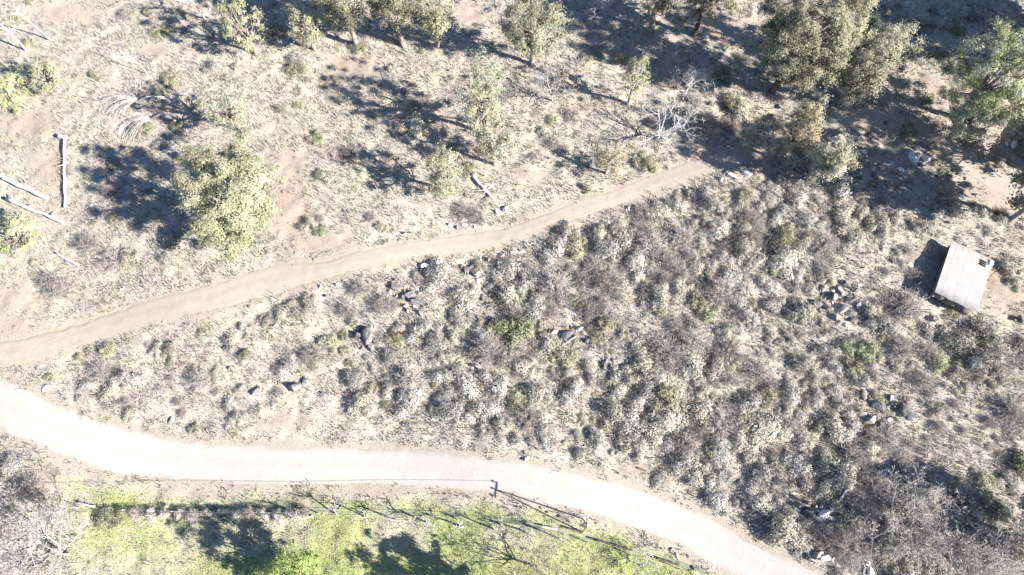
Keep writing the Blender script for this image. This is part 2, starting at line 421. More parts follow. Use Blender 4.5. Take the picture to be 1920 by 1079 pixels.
V = np.stack([np.column_stack([fc + fn * o, hz(fc[:, 0], fc[:, 1]) + z]) for o, z in prof], 1)
idx = np.arange(V.shape[0] * V.shape[1]).reshape(V.shape[:2])
F = np.stack([idx[:-1, :-1], idx[1:, :-1], idx[1:, 1:], idx[:-1, 1:]], -1).reshape(-1, 4)
tag(link('furrow', mk_mesh('furrow', V.reshape(-1, 3), F, ['concrete'])), kind='structure', label='shallow grey water furrow along the green verge')
furrow_line = fc

LAND = []          # landmarks for the labels: (phrase, x, y)
# ------------------------------------------------------------------ hut
def roof_pt(px, py, z): return C(px, py, z)
def build_hut(cp, zl, zh, label, cat, shadow_bars=True, name='hut'):
    T, R, B, L = [roof_pt(px, py, z)[:3] for (px, py), z in zip(cp, (zl, zl, zh, zh))]
    ctr = (T + R + B + L) / 4
    ux = (R - T)[:2] + (B - L)[:2]; ux /= np.linalg.norm(ux)              # along the low edge
    e2 = (T - L)[:2] + (R - B)[:2]; ang = (math.atan2(ux[1], ux[0]) + math.atan2(e2[1], e2[0]) - math.pi / 2) / 2; ux = np.array([math.cos(ang), math.sin(ang)]); uy = np.array([-ux[1], ux[0]])         # towards the low edge
    w = (np.linalg.norm((R - T)[:2]) + np.linalg.norm((B - L)[:2])) / 2
    d = abs(np.dot((T + R - B - L)[:2] / 2, uy)); gz = float(hz(ctr[0], ctr[1]))
    root = empty(name, (ctr[0], ctr[1], gz)); root.rotation_euler = (0, 0, ang)
    zl -= gz; zh -= gz
    # local frame: x along the eaves, +y the low eave, -y the high eave
    zz = lambda y: zh + (zl - zh) * (y + d / 2) / d
    n = 7; sw = w / n
    def sheet(sub, xc, wd, y0, y1, lift):
        m_ = 40; xs = np.linspace(-wd / 2, wd / 2, m_ + 1); V = []
        for yy in np.linspace(y0, y1, 5):
            for x in xs: V.append((xc + x, yy, zz(yy) + lift + .007 * math.sin(x / .13 * 2 * math.pi)))
        V = np.array(V); t = V.copy(); t[:, 2] -= .012
        idx = np.arange(5 * (m_ + 1)).reshape(5, m_ + 1); q = np.stack([idx[:-1, :-1], idx[:-1, 1:], idx[1:, 1:], idx[1:, :-1]], -1).reshape(-1, 4)
        b_ = len(V); bd = np.concatenate([idx[0], idx[1:, -1], idx[-1, -2::-1], idx[-2:0:-1, 0]]); nb = np.roll(bd, -1)
        side = np.stack([bd, bd + b_, nb + b_, nb], -1)
        return mk_mesh(sub, np.vstack([V, t]), [np.vstack([q, q[:, ::-1] + b_, side])], ['roof_iron'], smooth=False)
    rf = link('roof', mk_mesh('roof', *[boxes([(0, sgn * d * .33, 0, w * .92, .07, .09) for sgn in (-1, 0, 1)])[i] for i in (0, 1)], ['pole_wood']), root)
    mm = rf.data; co = np.empty(len(mm.vertices) * 3, np.float32); mm.vertices.foreach_get('co', co); co = co.reshape(-1, 3); co[:, 2] += zz(co[:, 1]) - .09; mm.vertices.foreach_set('co', co.ravel())
    for i in range(n):
        dy = (.05 * math.sin(i * 2.3), .04 * math.cos(i * 1.7))
        link('roof_sheet', sheet('roof_sheet', -w / 2 + sw * (i + .5), sw * 1.06, -d / 2 + dy[0], d / 2 + dy[1], .003 * (i % 2)), rf)
    # walls, set in under the roof
    iw, idp, tk = w / 2 - .22, d / 2 - .25, .14
    def wall(sub, x0, x1, y0, y1):
        V = np.array([(x0, y0, -.3), (x1, y0, -.3), (x1, y1, -.3), (x0, y1, -.3)] + [(x, y, zz(y) - .14) for x, y in ((x0, y0), (x1, y0), (x1, y1), (x0, y1))])
        q = np.array([(0, 3, 2, 1), (4, 5, 6, 7), (0, 1, 5, 4), (1, 2, 6, 5), (2, 3, 7, 6), (3, 0, 4, 7)])
        return link('wall', mk_mesh(sub, V, q, ['wall_plaster']), root)
    wall('wall', -iw, iw, idp - tk, idp)
    wall('wall', -iw, -.5, -idp, -idp + tk); wall('wall', .5, iw, -idp, -idp + tk)
    wall('wall', -iw, -iw + tk, -idp + tk, idp - tk); wall('wall', iw - tk, iw, -idp + tk, idp - tk)
    dr = link('door', mk_mesh('door', *boxes([(0, -idp + .06, (zh - .35) / 2, .98, .05, zh - .3)]), ['pole_wood']), root)
    link('handle', mk_mesh('handle', *boxes([(.36, -idp + .01, .85, .12, .05, .03)]), ['galvanised']), dr)
    if shadow_bars:
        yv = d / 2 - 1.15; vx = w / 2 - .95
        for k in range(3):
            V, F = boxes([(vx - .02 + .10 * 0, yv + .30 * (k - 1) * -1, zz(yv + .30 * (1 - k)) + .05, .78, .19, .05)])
            o = link('shadow_bar', mk_mesh('shadow_bar', V, F, ['shadow_black']), rf)  # black bars stand in for shadows lying on the roof sheets
        V, F = boxes([(w / 2 - .12, d / 2 - .62, zz(d / 2 - .62) + .035, .6, .8, .02)])
        link('patch_sheet', mk_mesh('patch_sheet', V, F, ['white_paint']), rf)['label'] = 'clean white patch sheet at the roof corner'
    tag(root, label, cat); return root, ctr
hut, hc = build_hut([(1787, 456), (1868, 487), (1826, 583), (1750, 548)], 0.9, 1.75, 'small hut with a pale corrugated iron mono-pitch roof and three black bars painted as shadows', 'hut')
LAND.append(('the pale-roofed hut', hc[0], hc[1]))
# neighbour just outside the frame; only its shadow reaches into the clearing
p_ = G(1972, 282)
build_hut([(1975, 212), (2070, 240), (2050, 330), (1955, 292)], 2.2, 2.9, 'second iron-roofed hut whose shadow falls on the clearing by the big green tree', 'hut', shadow_bars=False)

# ------------------------------------------------------------------ utility pole (A-frame), wires
b1, b2 = G(1092, 972), G(1092, 999); apex = C(1101, 984, 6.2)
root = empty('utility_pole', (b1 + b2) / 2); o0 = (b1 + b2) / 2
for p in (b1, b2):
    V, F, T = chain_tube(np.array([p - [0, 0, .3], (p + apex) / 2, apex + [0, 0, .1]]) - o0, [.075, .07, .06], 8)
    link('pole_leg', mk_mesh('pole_leg', V, [F, T], ['pole_wood'], smooth=True), root)
ca = apex - o0
arm = link('crossarm', mk_mesh('crossarm', *boxes([(ca[0], ca[1], ca[2] - .1, .09, 1.75, .1)]), ['pole_wood']), root)
for dy in (-.75, 0, .75):
    V, F, T = chain_tube(np.array([(0, dy, -.02), (0, dy, .07), (0, dy, .10), (0, dy, .19), (0, dy, .26)]) + ca, [.03, .035, .11, .12, .05], 8)
    link('insulator', mk_mesh('insulator', V, [F, T], ['ceramic'], smooth=True), arm)
tag(root, 'A-frame wooden utility pole with a crossarm on the green verge by the road', 'utility pole')
LAND.append(('the A-frame utility pole', o0[0], o0[1]))
q = C(-420, 968, 6.4); qb = np.array([q[0], q[1], float(hz(q[0], q[1]))])
root2 = empty('utility_pole', qb)
V, F, T = chain_tube(np.array([(0, 0, -.3), (0, 0, 3), (0, 0, 6.5)]), [.16, .14, .12], 10); link('pole_leg', mk_mesh('pole_leg', V, [F, T], ['pole_wood'], smooth=True), root2)
arm = link('crossarm', mk_mesh('crossarm', *boxes([(0, 0, 6.3, .14, 1.75, .16)]), ['pole_wood']), root2)
tag(root2, 'single wooden utility pole carrying the wires on past the bare trees', 'utility pole')
for i, dy in enumerate((.75,)):
    a = apex + [0, dy, .22]; e = np.array([qb[0], qb[1] + dy, qb[2] + 6.45]); t = np.linspace(0, 1, 40)[:, None]
    pts = a * (1 - t) + e * t; pts[:, 2] -= (4 * t * (1 - t) * 1.1)[:, 0]
    V, F, T = chain_tube(pts, np.full(40, .02), 5)
    V = V - a; o = link('power_line', mk_mesh('power_line', V, [F, T], ['wire_dark']), None, a)
    tag(o, 'thin overhead power line running from the A-frame pole along the road', 'power line')

# ------------------------------------------------------------------ wire fence along the furrow
fpx = [(60, 938), (150, 952), (240, 957), (330, 960), (420, 962), (510, 963), (600, 964), (690, 966), (780, 970), (860, 975), (940, 985), (1020, 997), (1100, 1017), (1180, 1040), (1270, 1066)]
fp = np.array([G(*p) for p in fpx]); f0 = fp[0].copy()
root = empty('wire_fence', f0)
V, F, T = chain_tube(np.array([(0, 0, -.3), (0, 0, .6), (0, 0, 1.25)]), [.065, .06, .055], 7); pm = mk_mesh('fence_post', V, [F, T], ['log_weathered'], smooth=True)
for p in fp: link('post', pm, root, p - f0)
for h_ in (.4, .8, 1.15):
    V, F, T = chain_tube(fp - f0 + [0, .05, h_], np.full(len(fp), .008), 4); link('wire', mk_mesh('wire', V, [F, T], ['galvanised']), root)
tag(root, 'wire fence on weathered posts along the green verge', 'fence')

# ------------------------------------------------------------------ woody plants
def grow(r, base, d0, length, rad, levels, nb, spread, droop=0.0, shrink=.62, wig=.18, segs=4):
    """recursive bare branching; returns (n,8) segments and the tips"""
    out, tips = [], []
    def rec(p, d, L, R, lv):
        q = np.array(p, float); dd = np.array(d, float); rr = R
        stops = []
        for i in range(segs):
            dd = dd + r.normal(size=3) * wig; dd[2] -= droop * (i / segs) * (levels - lv) / max(levels, 1); dd /= np.linalg.norm(dd)
            nq = q + dd * L / segs; r1 = R * (1 - .55 * (i + 1) / segs)
            out.append([*q, *nq, rr, r1]); q, rr = nq, r1; stops.append((q.copy(), dd.copy(), rr))
        if lv <= 0: tips.append(q); return
        for j in range(nb[levels - lv] if levels - lv < len(nb) else nb[-1]):
            k = stops[min(segs - 1, int(segs * (1 - r.random() * .72)))]
            side = r.normal(size=3); side -= np.dot(side, k[1]) * k[1]; side /= np.linalg.norm(side)
            side[2] = side[2] * .6 + .12
            nd = k[1] * (1 - spread * .6) + side * spread; nd /= np.linalg.norm(nd)
            rec(k[0], nd, L * shrink * r.uniform(.75, 1.2), k[2] * .72, lv - 1)
        tips.append(q)
    rec(base, d0, length, rad, levels)
    return np.array(out), np.array(tips)

PAL = {  # leaf colours (linear): dark, mid, light
    'yellow':  [(0.175, 0.182, 0.103), (0.359, 0.360, 0.232), (0.524, 0.514, 0.381)],
    'olive':   [(0.171, 0.173, 0.112), (0.332, 0.322, 0.219), (0.494, 0.475, 0.352)],
    'pale':    [(.24, .25, .19), (.42, .43, .33), (.57, .575, .455)],
    'bright':  [(.19, .22, .11), (.39, .42, .225), (.55, .56, .355)],
    'lime':    [(0.190, 0.279, 0.077), (0.361, 0.446, 0.154), (0.513, 0.558, 0.286)],
    'dull':    [(.14, .14, .105), (.29, .28, .205), (.46, .435, .325)],
    'ochre':   [(.24, .19, .125), (.42, .355, .24), (.56, .49, .36)],
    'silver':  [(0.258, 0.248, 0.225), (0.460, 0.443, 0.398), (0.622, 0.599, 0.545)],
    'sage':    [(0.234, 0.227, 0.182), (0.429, 0.409, 0.337), (0.595, 0.559, 0.471)],
    'brown':   [(0.308, 0.268, 0.243), (0.498, 0.444, 0.401), (0.638, 0.580, 0.532)],
    'green':   [(0.171, 0.199, 0.115), (0.332, 0.356, 0.220), (0.475, 0.484, 0.340)],
}
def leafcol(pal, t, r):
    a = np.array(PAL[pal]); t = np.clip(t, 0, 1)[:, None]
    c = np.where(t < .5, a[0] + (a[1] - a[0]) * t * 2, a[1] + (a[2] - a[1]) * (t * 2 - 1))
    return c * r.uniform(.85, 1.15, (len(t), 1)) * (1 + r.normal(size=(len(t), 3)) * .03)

def crown_mesh(name, r, rx, ry, rz, pal, dens=1.0, leaf=.26, clump=1.0, hollow=.35, pal2=None):
    nc = int(max(10, 1.5 * (rx * ry + rx * rz + ry * rz) / clump ** 2 * min(1.2, .5 + .5 * dens)))
    d = r.normal(size=(nc * 3, 3)); d[:, 2] = d[:, 2] * .9 + .15; d /= np.linalg.norm(d, axis=1)[:, None]
    rad = r.uniform(hollow, 1, len(d)) ** .6
    lump = 1 + .28 * np.sin(d[:, 0] * 4.1 + rx) * np.sin(d[:, 1] * 3.7 + ry) + .12 * np.sin(9 * d[:, 0] + 5 * d[:, 2])
    c = (d * (rad * lump)[:, None])[:nc] * [rx, ry, rz]
    c[:, :2] *= (1 - .35 * np.clip(-c[:, 2:] / rz, 0, 1)); keep = c[:, 2] > -.97 * rz; c = c[keep]
    cs = clump * r.uniform(.55, 1.25, len(c)); per = np.maximum(6, (84 * dens * (cs / leaf * .25) ** 2)).astype(int)
    ci = np.repeat(np.arange(len(c)), per); n = len(ci)
    o = r.normal(size=(n, 3)); o /= np.linalg.norm(o, axis=1)[:, None]; on = o.copy(); o *= (np.abs(r.normal(size=n)) * .55)[:, None]; o[:, 2] *= .7
    cen = c[ci] + o * cs[ci][:, None]
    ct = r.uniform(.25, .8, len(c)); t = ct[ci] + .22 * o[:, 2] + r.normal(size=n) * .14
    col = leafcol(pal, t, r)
    if pal2 is not None:
        sel = (r.random(len(c)) < .4)[ci]; col[sel] = leafcol(pal2, t[sel], r)
    nm = on * .5 + cen / [rx, ry, rz] * .7; nm /= np.maximum(np.linalg.norm(nm, axis=1), .01)[:, None]
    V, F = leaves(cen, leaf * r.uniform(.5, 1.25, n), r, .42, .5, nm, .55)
    return mk_mesh(name, V, F, ['leaf_twig'], col=np.repeat(col, 4, 0)), c

def tree(px, py, zc, rx, ry, rz, pal, label, dens=1.0, leaf=.26, clump=1.0, bark='bark_grey', seed=0, lean=(0, 0), group=None, pal2=None, name='tree', hollow=.35, trad=None, lm=None, nlimb=16):
    r = np.random.default_rng(1000 + seed); cc = C(px, py, zc); bx, by = cc[0] + lean[0], cc[1] + lean[1]
    leaf *= .95 if (px > 1930 or py > 1100 or py < -20) else .57; b = np.array([bx, by, float(hz(bx, by))]); root = empty(name, b); rz = max(rz, .72 * zc); nlimb = 22
    cm, cl = crown_mesh('crown', r, rx, ry, rz, pal, dens * (1.55 if px > 1250 and py < 450 else 1.25), leaf, clump, hollow, pal2); off = cc - b
    cr = link('crown', cm, root, off)
    tr = trad or .05 * (zc + rz) ** .5 * (1 + rx / 6) + .03
    hub = off * .55 + np.array([0, 0, 0.]); 
    pts = [np.array([0, 0, -.25]), np.array([0, 0, .25]), hub * .5 + r.normal(size=3) * .12, hub, off * .95 + r.normal(size=3) * .2]
    V, F, T = chain_tube(np.array(pts), [tr * 1.6, tr * 1.15, tr, tr * .8, tr * .3], 8)
    tk = link('trunk', mk_mesh('trunk', V, [F, T], [bark], smooth=True), root)
    sel = cl[r.choice(len(cl), min(nlimb, len(cl)), replace=False)]; sg = []
    for q in sel:
        s0 = hub * r.uniform(.75, 1.0) if r.random() < .6 else hub + (off * .95 - hub) * r.random() * .6
        e = off + q; mid = (s0 + e) / 2 + r.normal(size=3) * .25 + [0, 0, .25]
        sg += [[*s0, *mid, tr * .45, tr * .28], [*mid, *e, tr * .28, tr * .08]]
        for _ in range(2):
            e2 = mid + (e - mid) * r.uniform(.2, .8) + r.normal(size=3) * [rx * .22, ry * .22, rz * .12]; sg.append([*(mid + (e - mid) * .2), *e2, tr * .16, tr * .05])
    V, F = tubes(sg, 5); link('limb', mk_mesh('limb', V, F, [bark]), tk)
    tag(root, label, 'tree', group)
    if lm: LAND.append((lm, b[0], b[1]))
    return root

T_ = tree
T_(432, 372, 7.2, 4.5, 6.8, 6.4, 'yellow', 'big dense yellow-green tree standing above the dirt path with a large dark shadow', 2.0, .27, 1.15, seed=1, lm='the big yellow-green tree', hollow=.45, pal2='olive')
T_(418, 195, 6.0, 3.4, 3.0, 2.4, 'pale', 'thin pale green tree just above the big yellow-green tree', .5, .24, .9, seed=2)
T_(905, 185, 8.0, 2.6, 4.6, 4.2, 'pale', 'tall slender pale green tree in the middle of the upper slope', .8, .24, .9, seed=3, lm='the tall slender tree', pal2='yellow')
T_(925, 268, 5.2, 2.6, 2.4, 2.6, 'pale', 'shorter pale green tree at the foot of the tall slender one', .75, .24, .9, seed=33, pal2='olive')
T_(832, 322, 5.4, 2.3, 3.2, 2.9, 'yellow', 'yellowish young tree near the white broken stump', .7, .23, .85, seed=4, lm='the yellowish young tree', pal2='pale')
T_(1000, 42, 8.2, 3.7, 3.2, 3.6, 'olive', 'broad pale olive tree at the top edge above the grey leafless tree', 1.1, .25, .9, seed=5, lm='the broad olive tree', pal2='pale')
T_(812, 26, 6.6, 2.3, 2.2, 2.3, 'yellow', 'clumpy yellow-green tree beside the dark shade at the top edge', 1.0, .25, .75, seed=6, pal2='olive')
T_(452, 48, 5.6, 2.5, 2.8, 2.2, 'yellow', 'small tree with separate yellow leaf tufts over deep shade', .8, .25, .62, seed=7, hollow=.7, lm='the tufted yellow tree')
T_(572, 48, 4.6, 2.7, 2.5, 2.2, 'olive', 'low rounded olive tree beside the tufted yellow tree', .8, .25, .85, seed=8, pal2='yellow')
T_(640, -6, 9.0, 3.4, 2.6, 3.4, 'dull', 'dark olive tree cut by the top edge above the low rounded one', 1.2, .25, .9, seed=9)
T_(735, -10, 9.5, 3.8, 2.8, 3.6, 'dull', 'dark tree cut by the top edge next to the clumpy yellow-green one', 1.2, .26, .9, seed=10)
T_(78, 142, 3.2, 2.8, 2.5, 1.8, 'olive', 'spreading olive tree above the fallen log by the bare pink soil', .8, .24, .8, seed=11, pal2='yellow', lm='the spreading olive tree')
T_(14, 172, 3.6, 2.0, 2.8, 1.8, 'bright', 'bright green small tree cut by the edge beside the spreading olive one', .9, .24, .8, seed=12)
T_(22, 442, 2.6, 2.9, 2.6, 1.6, 'yellow', 'low yellow-green tree cut by the edge below the white fallen logs', .9, .24, .8, seed=13, pal2='bright', lm='the low yellow-green tree')
T_(1508, 70, 10.5, 5.6, 5.2, 4.6, 'dull', 'tall broad dull olive tree in the upper woodland casting the largest shade', 1.7, .26, 1.0, seed=14, pal2='olive', lm='the dull olive tree', bark='bark_dark')
T_(1590, 40, 8.0, 3.0, 3.4, 3.0, 'olive', 'yellowish olive tree leaning against the broad dull one', .9, .25, .9, seed=15, pal2='yellow')
T_(1668, 85, 4.4, 3.6, 3.2, 2.6, 'sage', 'grey-green bushy tree between the olive tree and the deep shade', .9, .25, .9, seed=16, pal2='pale')
T_(1872, 140, 9.2, 5.4, 6.0, 5.0, 'bright', 'large bright green tree beside the sunny clearing', .8, .28, 1.1, seed=17, pal2='pale', lm='the bright green tree', hollow=.4)
T_(1822, 222, 5.0, 3.4, 2.8, 2.4, 'pale', 'lower bright green tree at the foot of the large one', .8, .26, 1.0, seed=18, pal2='pale')
T_(1502, 245, 6.6, 2.0, 2.6, 3.2, 'ochre', 'narrow rust-tinted tree rising over the shaded path', .9, .24, .8, seed=19, pal2='olive', lm='the rust-tinted tree')
T_(1142, 302, 3.0, 2.2, 2.0, 1.6, 'ochre', 'sparse ochre tree just above the sunny end of the path', .55, .22, .8, seed=20, lm='the sparse ochre tree')
T_(1190, 150, 5.5, 1.7, 2.4, 2.0, 'yellow', 'thin yellow-leaved tree behind the white dead tree', .45, .22, .6, seed=21, hollow=.6, bark='bark_dead')
T_(1335, -28, 9.0, 3.4, 2.4, 2.6, 'dull', 'dark tree at the top edge over the striped pink clearing', .9, .25, .9, seed=22, bark='bark_dark')
T_(545, 1082, 4.6, 3.3, 3.0, 2.8, 'lime', 'vivid lime green tree at the bottom edge with an oval shadow', 1.2, .22, .75, seed=23, lm='the vivid lime tree')
T_(935, 1150, 5.4, 4.8, 3.4, 3.2, 'green', 'dark green tree cut by the bottom edge shading the verge', 1.0, .24, .9, seed=24)
T_(1425, 250, 3.2, 2.6, 2.2, 2.0, 'sage', 'low grey-green tree on the shaded bank above the path', 1.0, .24, .8, seed=51)
T_(1628, 128, 8.0, 3.2, 2.8, 2.8, 'dull', 'grey tree standing above the shaded stretch of path', 1.1, .25, .9, seed=53)
T_(2200, -10, 11.0, 6.5, 5.0, 3.6, 'dull', 'dark tree past the upper corner shading the ground by the bright green tree', 1.4, .26, 1.0, seed=55, bark='bark_dark')
T_(2130, 45, 11.0, 5.5, 5.0, 4.0, 'dull', 'tall tree past the edge between the second hut and the upper corner', 1.4, .3, 1.2, seed=57)
T_(2290, 50, 11.0, 6.0, 5.0, 4.0, 'dull', 'farther tall tree past the edge beyond the upper corner', 1.4, .3, 1.2, seed=58)
T_(1555, 302, 6.0, 2.9, 2.4, 2.6, 'sage', 'grey-green tree below the rust-tinted one, shading the end of the path', 1.2, .25, .9, seed=59, pal2='dull')
# trees standing just past the frame edge; their shade falls inside
T_(2036, 322, 12.0, 6.0, 5.6, 4.0, 'dull', 'tall tree past the hut whose trunk shadow crosses the clearing', 1.8, .28, 1.1, seed=25, trad=.3, lm='the tall clearing tree')
T_(2075, 262, 9.0, 3.6, 3.4, 2.8, 'olive', 'tree past the edge whose forked shadow lies across the sandy clearing', .8, .27, 1.0, seed=26, trad=.24)
T_(2120, -60, 11.0, 6.5, 5.0, 4.4, 'dull', 'large dark tree past the upper corner beyond the bright green one', 1.3, .3, 1.2, seed=27)
T_(1985, 1010, 5.5, 4.4, 4.5, 3.0, 'sage', 'grey-green tree past the edge shading the lower corner', 1.1, .28, 1.1, seed=30)
T_(1250, -50, 10.5, 4.2, 3.2, 3.6, 'dull', 'dark tree past the top edge above the fork-trunked stump', 1.1, .3, 1.2, seed=32)

# leafless trees
def bare_tree(px, py, label, hgt, spread_m, seed, bark='bark_dead', lev=4, nb=(6, 5, 4, 3), spread=.75, rad=.16, trunk_h=None, d0=(0, 0, 1), lm=None, group=None, droop=0, name='leafless_tree', haze=0, pal='brown'):
    r = np.random.default_rng(2000 + seed); b = G(px, py); root = empty(name, b); th = trunk_h or hgt * .35
    d0 = np.array(d0, float); d0 /= np.linalg.norm(d0)
    s, tips = grow(r, (0, 0, -.1), d0, th, rad, 0, [1], .3, wig=.08)
    V, F = tubes(s, 7); link('trunk', mk_mesh('trunk', V, F, [bark]), root)
    top = s[-1][3:6]; segs = []; tp = []
    for i in range(nb[0]):
        a = 2 * math.pi * (i + r.random() * .6) / nb[0]; d = np.array([math.cos(a) * spread, math.sin(a) * spread, 1 - spread * .55]) + d0 * .3; d /= np.linalg.norm(d)
        q, t = grow(r, top * r.uniform(.75, 1), d, spread_m * .62 * r.uniform(.8, 1.15), rad * .5, lev - 1, nb[1:], .72, droop, .58, .2)
        segs.append(q); tp.append(t)
    segs = np.vstack(segs); tp = np.vstack(tp)
    segs[:, 6:] = np.maximum(segs[:, 6:], .012)
    V, F = tubes(segs, 3); cr = link('crown', mk_mesh('crown', V, F, [bark]), root)
    if haze:   # fine twig ends and lichen
        n = int(len(tp) * haze); cen = tp[r.integers(0, len(tp), n)] + r.normal(size=(n, 3)) * .22
        V, F = leaves(cen, r.uniform(.10, .26, n), r, .16, .3); col = leafcol(pal, r.uniform(.3, .9, n), r)
        link('leaf_twig', mk_mesh('leaf_twig', V, F, ['leaf_twig'], col=np.repeat(col, 4, 0)), root)
    tag(root, label, 'tree', group)
    if lm: LAND.append((lm, b[0], b[1]))
    return root
B_ = bare_tree
B_(1035, 190, 'grey leafless tree with fine branches below the broad olive tree', 5, 4.2, 1, lm='the grey leafless tree', haze=.5, pal='silver')
B_(1232, 262, 'bone-white dead tree with spreading limbs at the end of the sunny path', 4.5, 5.4, 2, 'bark_white', rad=.2, lm='the bone-white dead tree', spread=.85)
B_(1285, 175, 'second white dead tree behind the bone-white one', 4, 4.0, 3, 'bark_white', rad=.14)
B_(1318, 250, 'dark twiggy leafless tree beside the shaded path', 3, 3.0, 4, 'bark_grey', rad=.1)
B_(130, 1040, 'big grey leafless tree with a wide twiggy crown on the road verge', 6, 7.2, 5, 'bark_dead', lev=4, nb=(8, 6, 5, 4), rad=.17, lm='the big leafless tree', haze=3.2, pal='brown', spread=.85)
B_(20, 985, 'leafless tree cut by the edge behind the big grey one', 5, 5.0, 6, 'bark_grey', nb=(7, 5, 4, 3), haze=2.5, lev=4)
B_(1660, 985, 'wide brown leafless tree at the lower end of the thicket', 5, 6.6, 7, 'twig_brown', nb=(8, 6, 5, 4), rad=.22, lm='the wide brown tree', haze=2.6, spread=.9)
B_(1800, 1040, 'grey-brown leafless tree cut by the bottom edge beyond the wide brown one', 5, 6.6, 8, 'twig_brown', nb=(8, 6, 5, 4), rad=.22, haze=2.6, spread=.9)
B_(1005, 1062, 'olive-grey leafless tree above the dark green tree at the bottom edge', 4.5, 4.8, 9, 'bark_grey', nb=(7, 5, 4, 3), rad=.15, haze=.5, pal='olive', lm='the olive-grey leafless tree')
B_(1870, 700, 'small grey twiggy tree below the hut', 3, 3.2, 10, 'bark_grey', nb=(7, 5, 4, 3), haze=.9, pal='sage', rad=.1)
B_(1310, -12, 'twisted leafless tree at the top edge by the striped pink clearing', 5, 4, 11, 'bark_dark', rad=.16)
B_(1130, 18, 'pale leafless tree at the top edge between the olive and dark trees', 4, 3.4, 12, 'bark_white', rad=.1)
B_(1232, 48, 'broken forked stump standing in a pale patch at the top', 1.8, .8, 14, 'bark_dark', lev=2, nb=(3, 2), rad=.16)
B_(50, 95, 'white gum trunk leaning towards the upper corner', 6, 2.5, 15, 'bark_white', lev=3, nb=(4, 4, 3), rad=.15, trunk_h=5)
B_(95, 76, 'slender white gum trunk beside the leaning one', 6, 2.2, 16, 'bark_white', lev=3, nb=(4, 4, 3), rad=.11, trunk_h=6)
B_(384, 36, 'white gum trunk at the top edge beside the tufted yellow tree', 5.5, 3, 17, 'bark_white', lev=3, nb=(5, 4, 3), rad=.15, trunk_h=4.5)
B_(275, 138, 'thin pale leafless sapling above the fallen weeping branches', 4, 2.2, 18, 'bark_white', lev=3, nb=(4, 3, 3), rad=.06, trunk_h=3.4)
B_(1205, 1062, 'small leafless tree on the verge near the end of the furrow', 2.6, 2.2, 19, 'bark_dead', lev=3, nb=(6, 5, 4), rad=.08, haze=.8, pal='silver')
# the row of young bare trees along the furrow
ord_ = ['first', 'second', 'third', 'fourth', 'fifth', 'sixth', 'seventh', 'eighth', 'ninth', 'tenth', 'eleventh', 'twelfth']
row = [(586, 968), (632, 966), (688, 970), (745, 976), (806, 982), (868, 988), (930, 994), (990, 1000), (1052, 1012)]
for i, (px, py) in enumerate(row):
    B_(px, py, '%s young leafless tree in the furrow row counted from the A-frame pole' % ord_[len(row) - 1 - i], 3.0, 1.5, 40 + i, 'bark_dead', lev=3, nb=(5, 3, 3), rad=.11, trunk_h=2.5, group='young bare trees along the furrow', name='young_tree', haze=.4, pal='silver')

# ------------------------------------------------------------------ fallen logs and branches
def log(px0, py0, px1, py1, r0, r1, label, mat='log_weathered', up=.12, seed=0, stubs=3, name='fallen_log', up1=None):
    r = np.random.default_rng(3000 + seed); a = G(px0, py0); b = G(px1, py1); a[2] += r0 * .8 + up; b[2] += r1 * .8 + (up if up1 is None else up1)
    t = np.linspace(0, 1, 9)[:, None]; pts = a * (1 - t) + b * t; L = np.linalg.norm(b - a); pts[1:-1] += r.normal(size=(7, 3)) * [L * .006, L * .006, L * .003]
    root = empty(name, a - [0, 0, r0 * .8])
    V, F, T = chain_tube(pts - np.array(root.location), r0 + (r1 - r0) * t[:, 0], 9, True)
    mi = np.concatenate([np.zeros(len(F), int), np.ones(len(T), int)])
    link('trunk', mk_mesh('trunk', V, [F, T], [mat, 'cut_wood'], mi=mi), root)
    for k in range(stubs):
        i = int(r.integers(2, 8)); d = r.normal(size=3); d[2] = abs(d[2]) * .5; d /= np.linalg.norm(d); p = pts[i] - np.array(root.location); l = r.uniform(.4, 1.3)
        V, F, T = chain_tube(np.array([p, p + d * l * .5 + r.normal(size=3) * .06, p + d * l]), [r1 * .5, r1 * .4, r1 * .2], 5); link('branch_stub', mk_mesh('branch_stub', V, [F, T], [mat]), root)
    tag(root, label, 'log'); return a
a = log(95, 376, -40, 312, .20, .34, 'thick white fallen log running off the edge above the thinner one', 'bark_white', .35, 1)
LAND.append(('the thick white log', a[0], a[1]))
log(128, 423, 18, 376, .14, .24, 'white fallen log lying parallel below the thick one', 'bark_white', .3, 2)
log(150, 500, 106, 476, .12, .12, 'short white fallen log near the dry bushes above the path', 'bark_white', .12, 3, 1)
log(124, 256, 124, 392, .20, .13, 'long straight fallen log lying at the edge of the big tree shadow', 'log_weathered', .2, 4, 2)
log(114, 258, 128, 262, .30, .26, 'upturned stump end beside the long straight fallen log', 'log_weathered', .15, 5, 0)
log(885, 330, 925, 375, .22, .10, 'white splintered fallen stump above the path bend', 'bark_white', .15, 6, 7)
LAND.append(('the white splintered stump', *G(900, 345)[:2]))
log(1584, 918, 1553, 962, .12, .07, 'slim pale fallen branch in the lower thicket', 'bark_white', .5, 7, 4)
log(1080, 632, 1045, 655, .12, .08, 'grey fallen branch among the central boulders', 'bark_dead', .3, 8, 4)
log(840, 385, 812, 372, .08, .05, 'thin dead branch above the path', 'bark_dead', .12, 9, 2)
log(1196, 878, 1212, 884, .09, .08, 'short dark log on the bank above the road bend', 'bark_dark', .05, 10, 0)
log(424, 802, 434, 816, .09, .07, 'short dark stick on the road bank', 'bark_dark', .1, 11, 0)
log(1060, 990, 1092, 999, .1, .1, 'log rail coloured as a dark shadow line by the furrow just under the A-frame pole', 'bark_dark', .3, 12, 0)  # dark bark on the three rails stands in for shadow lines on the verge
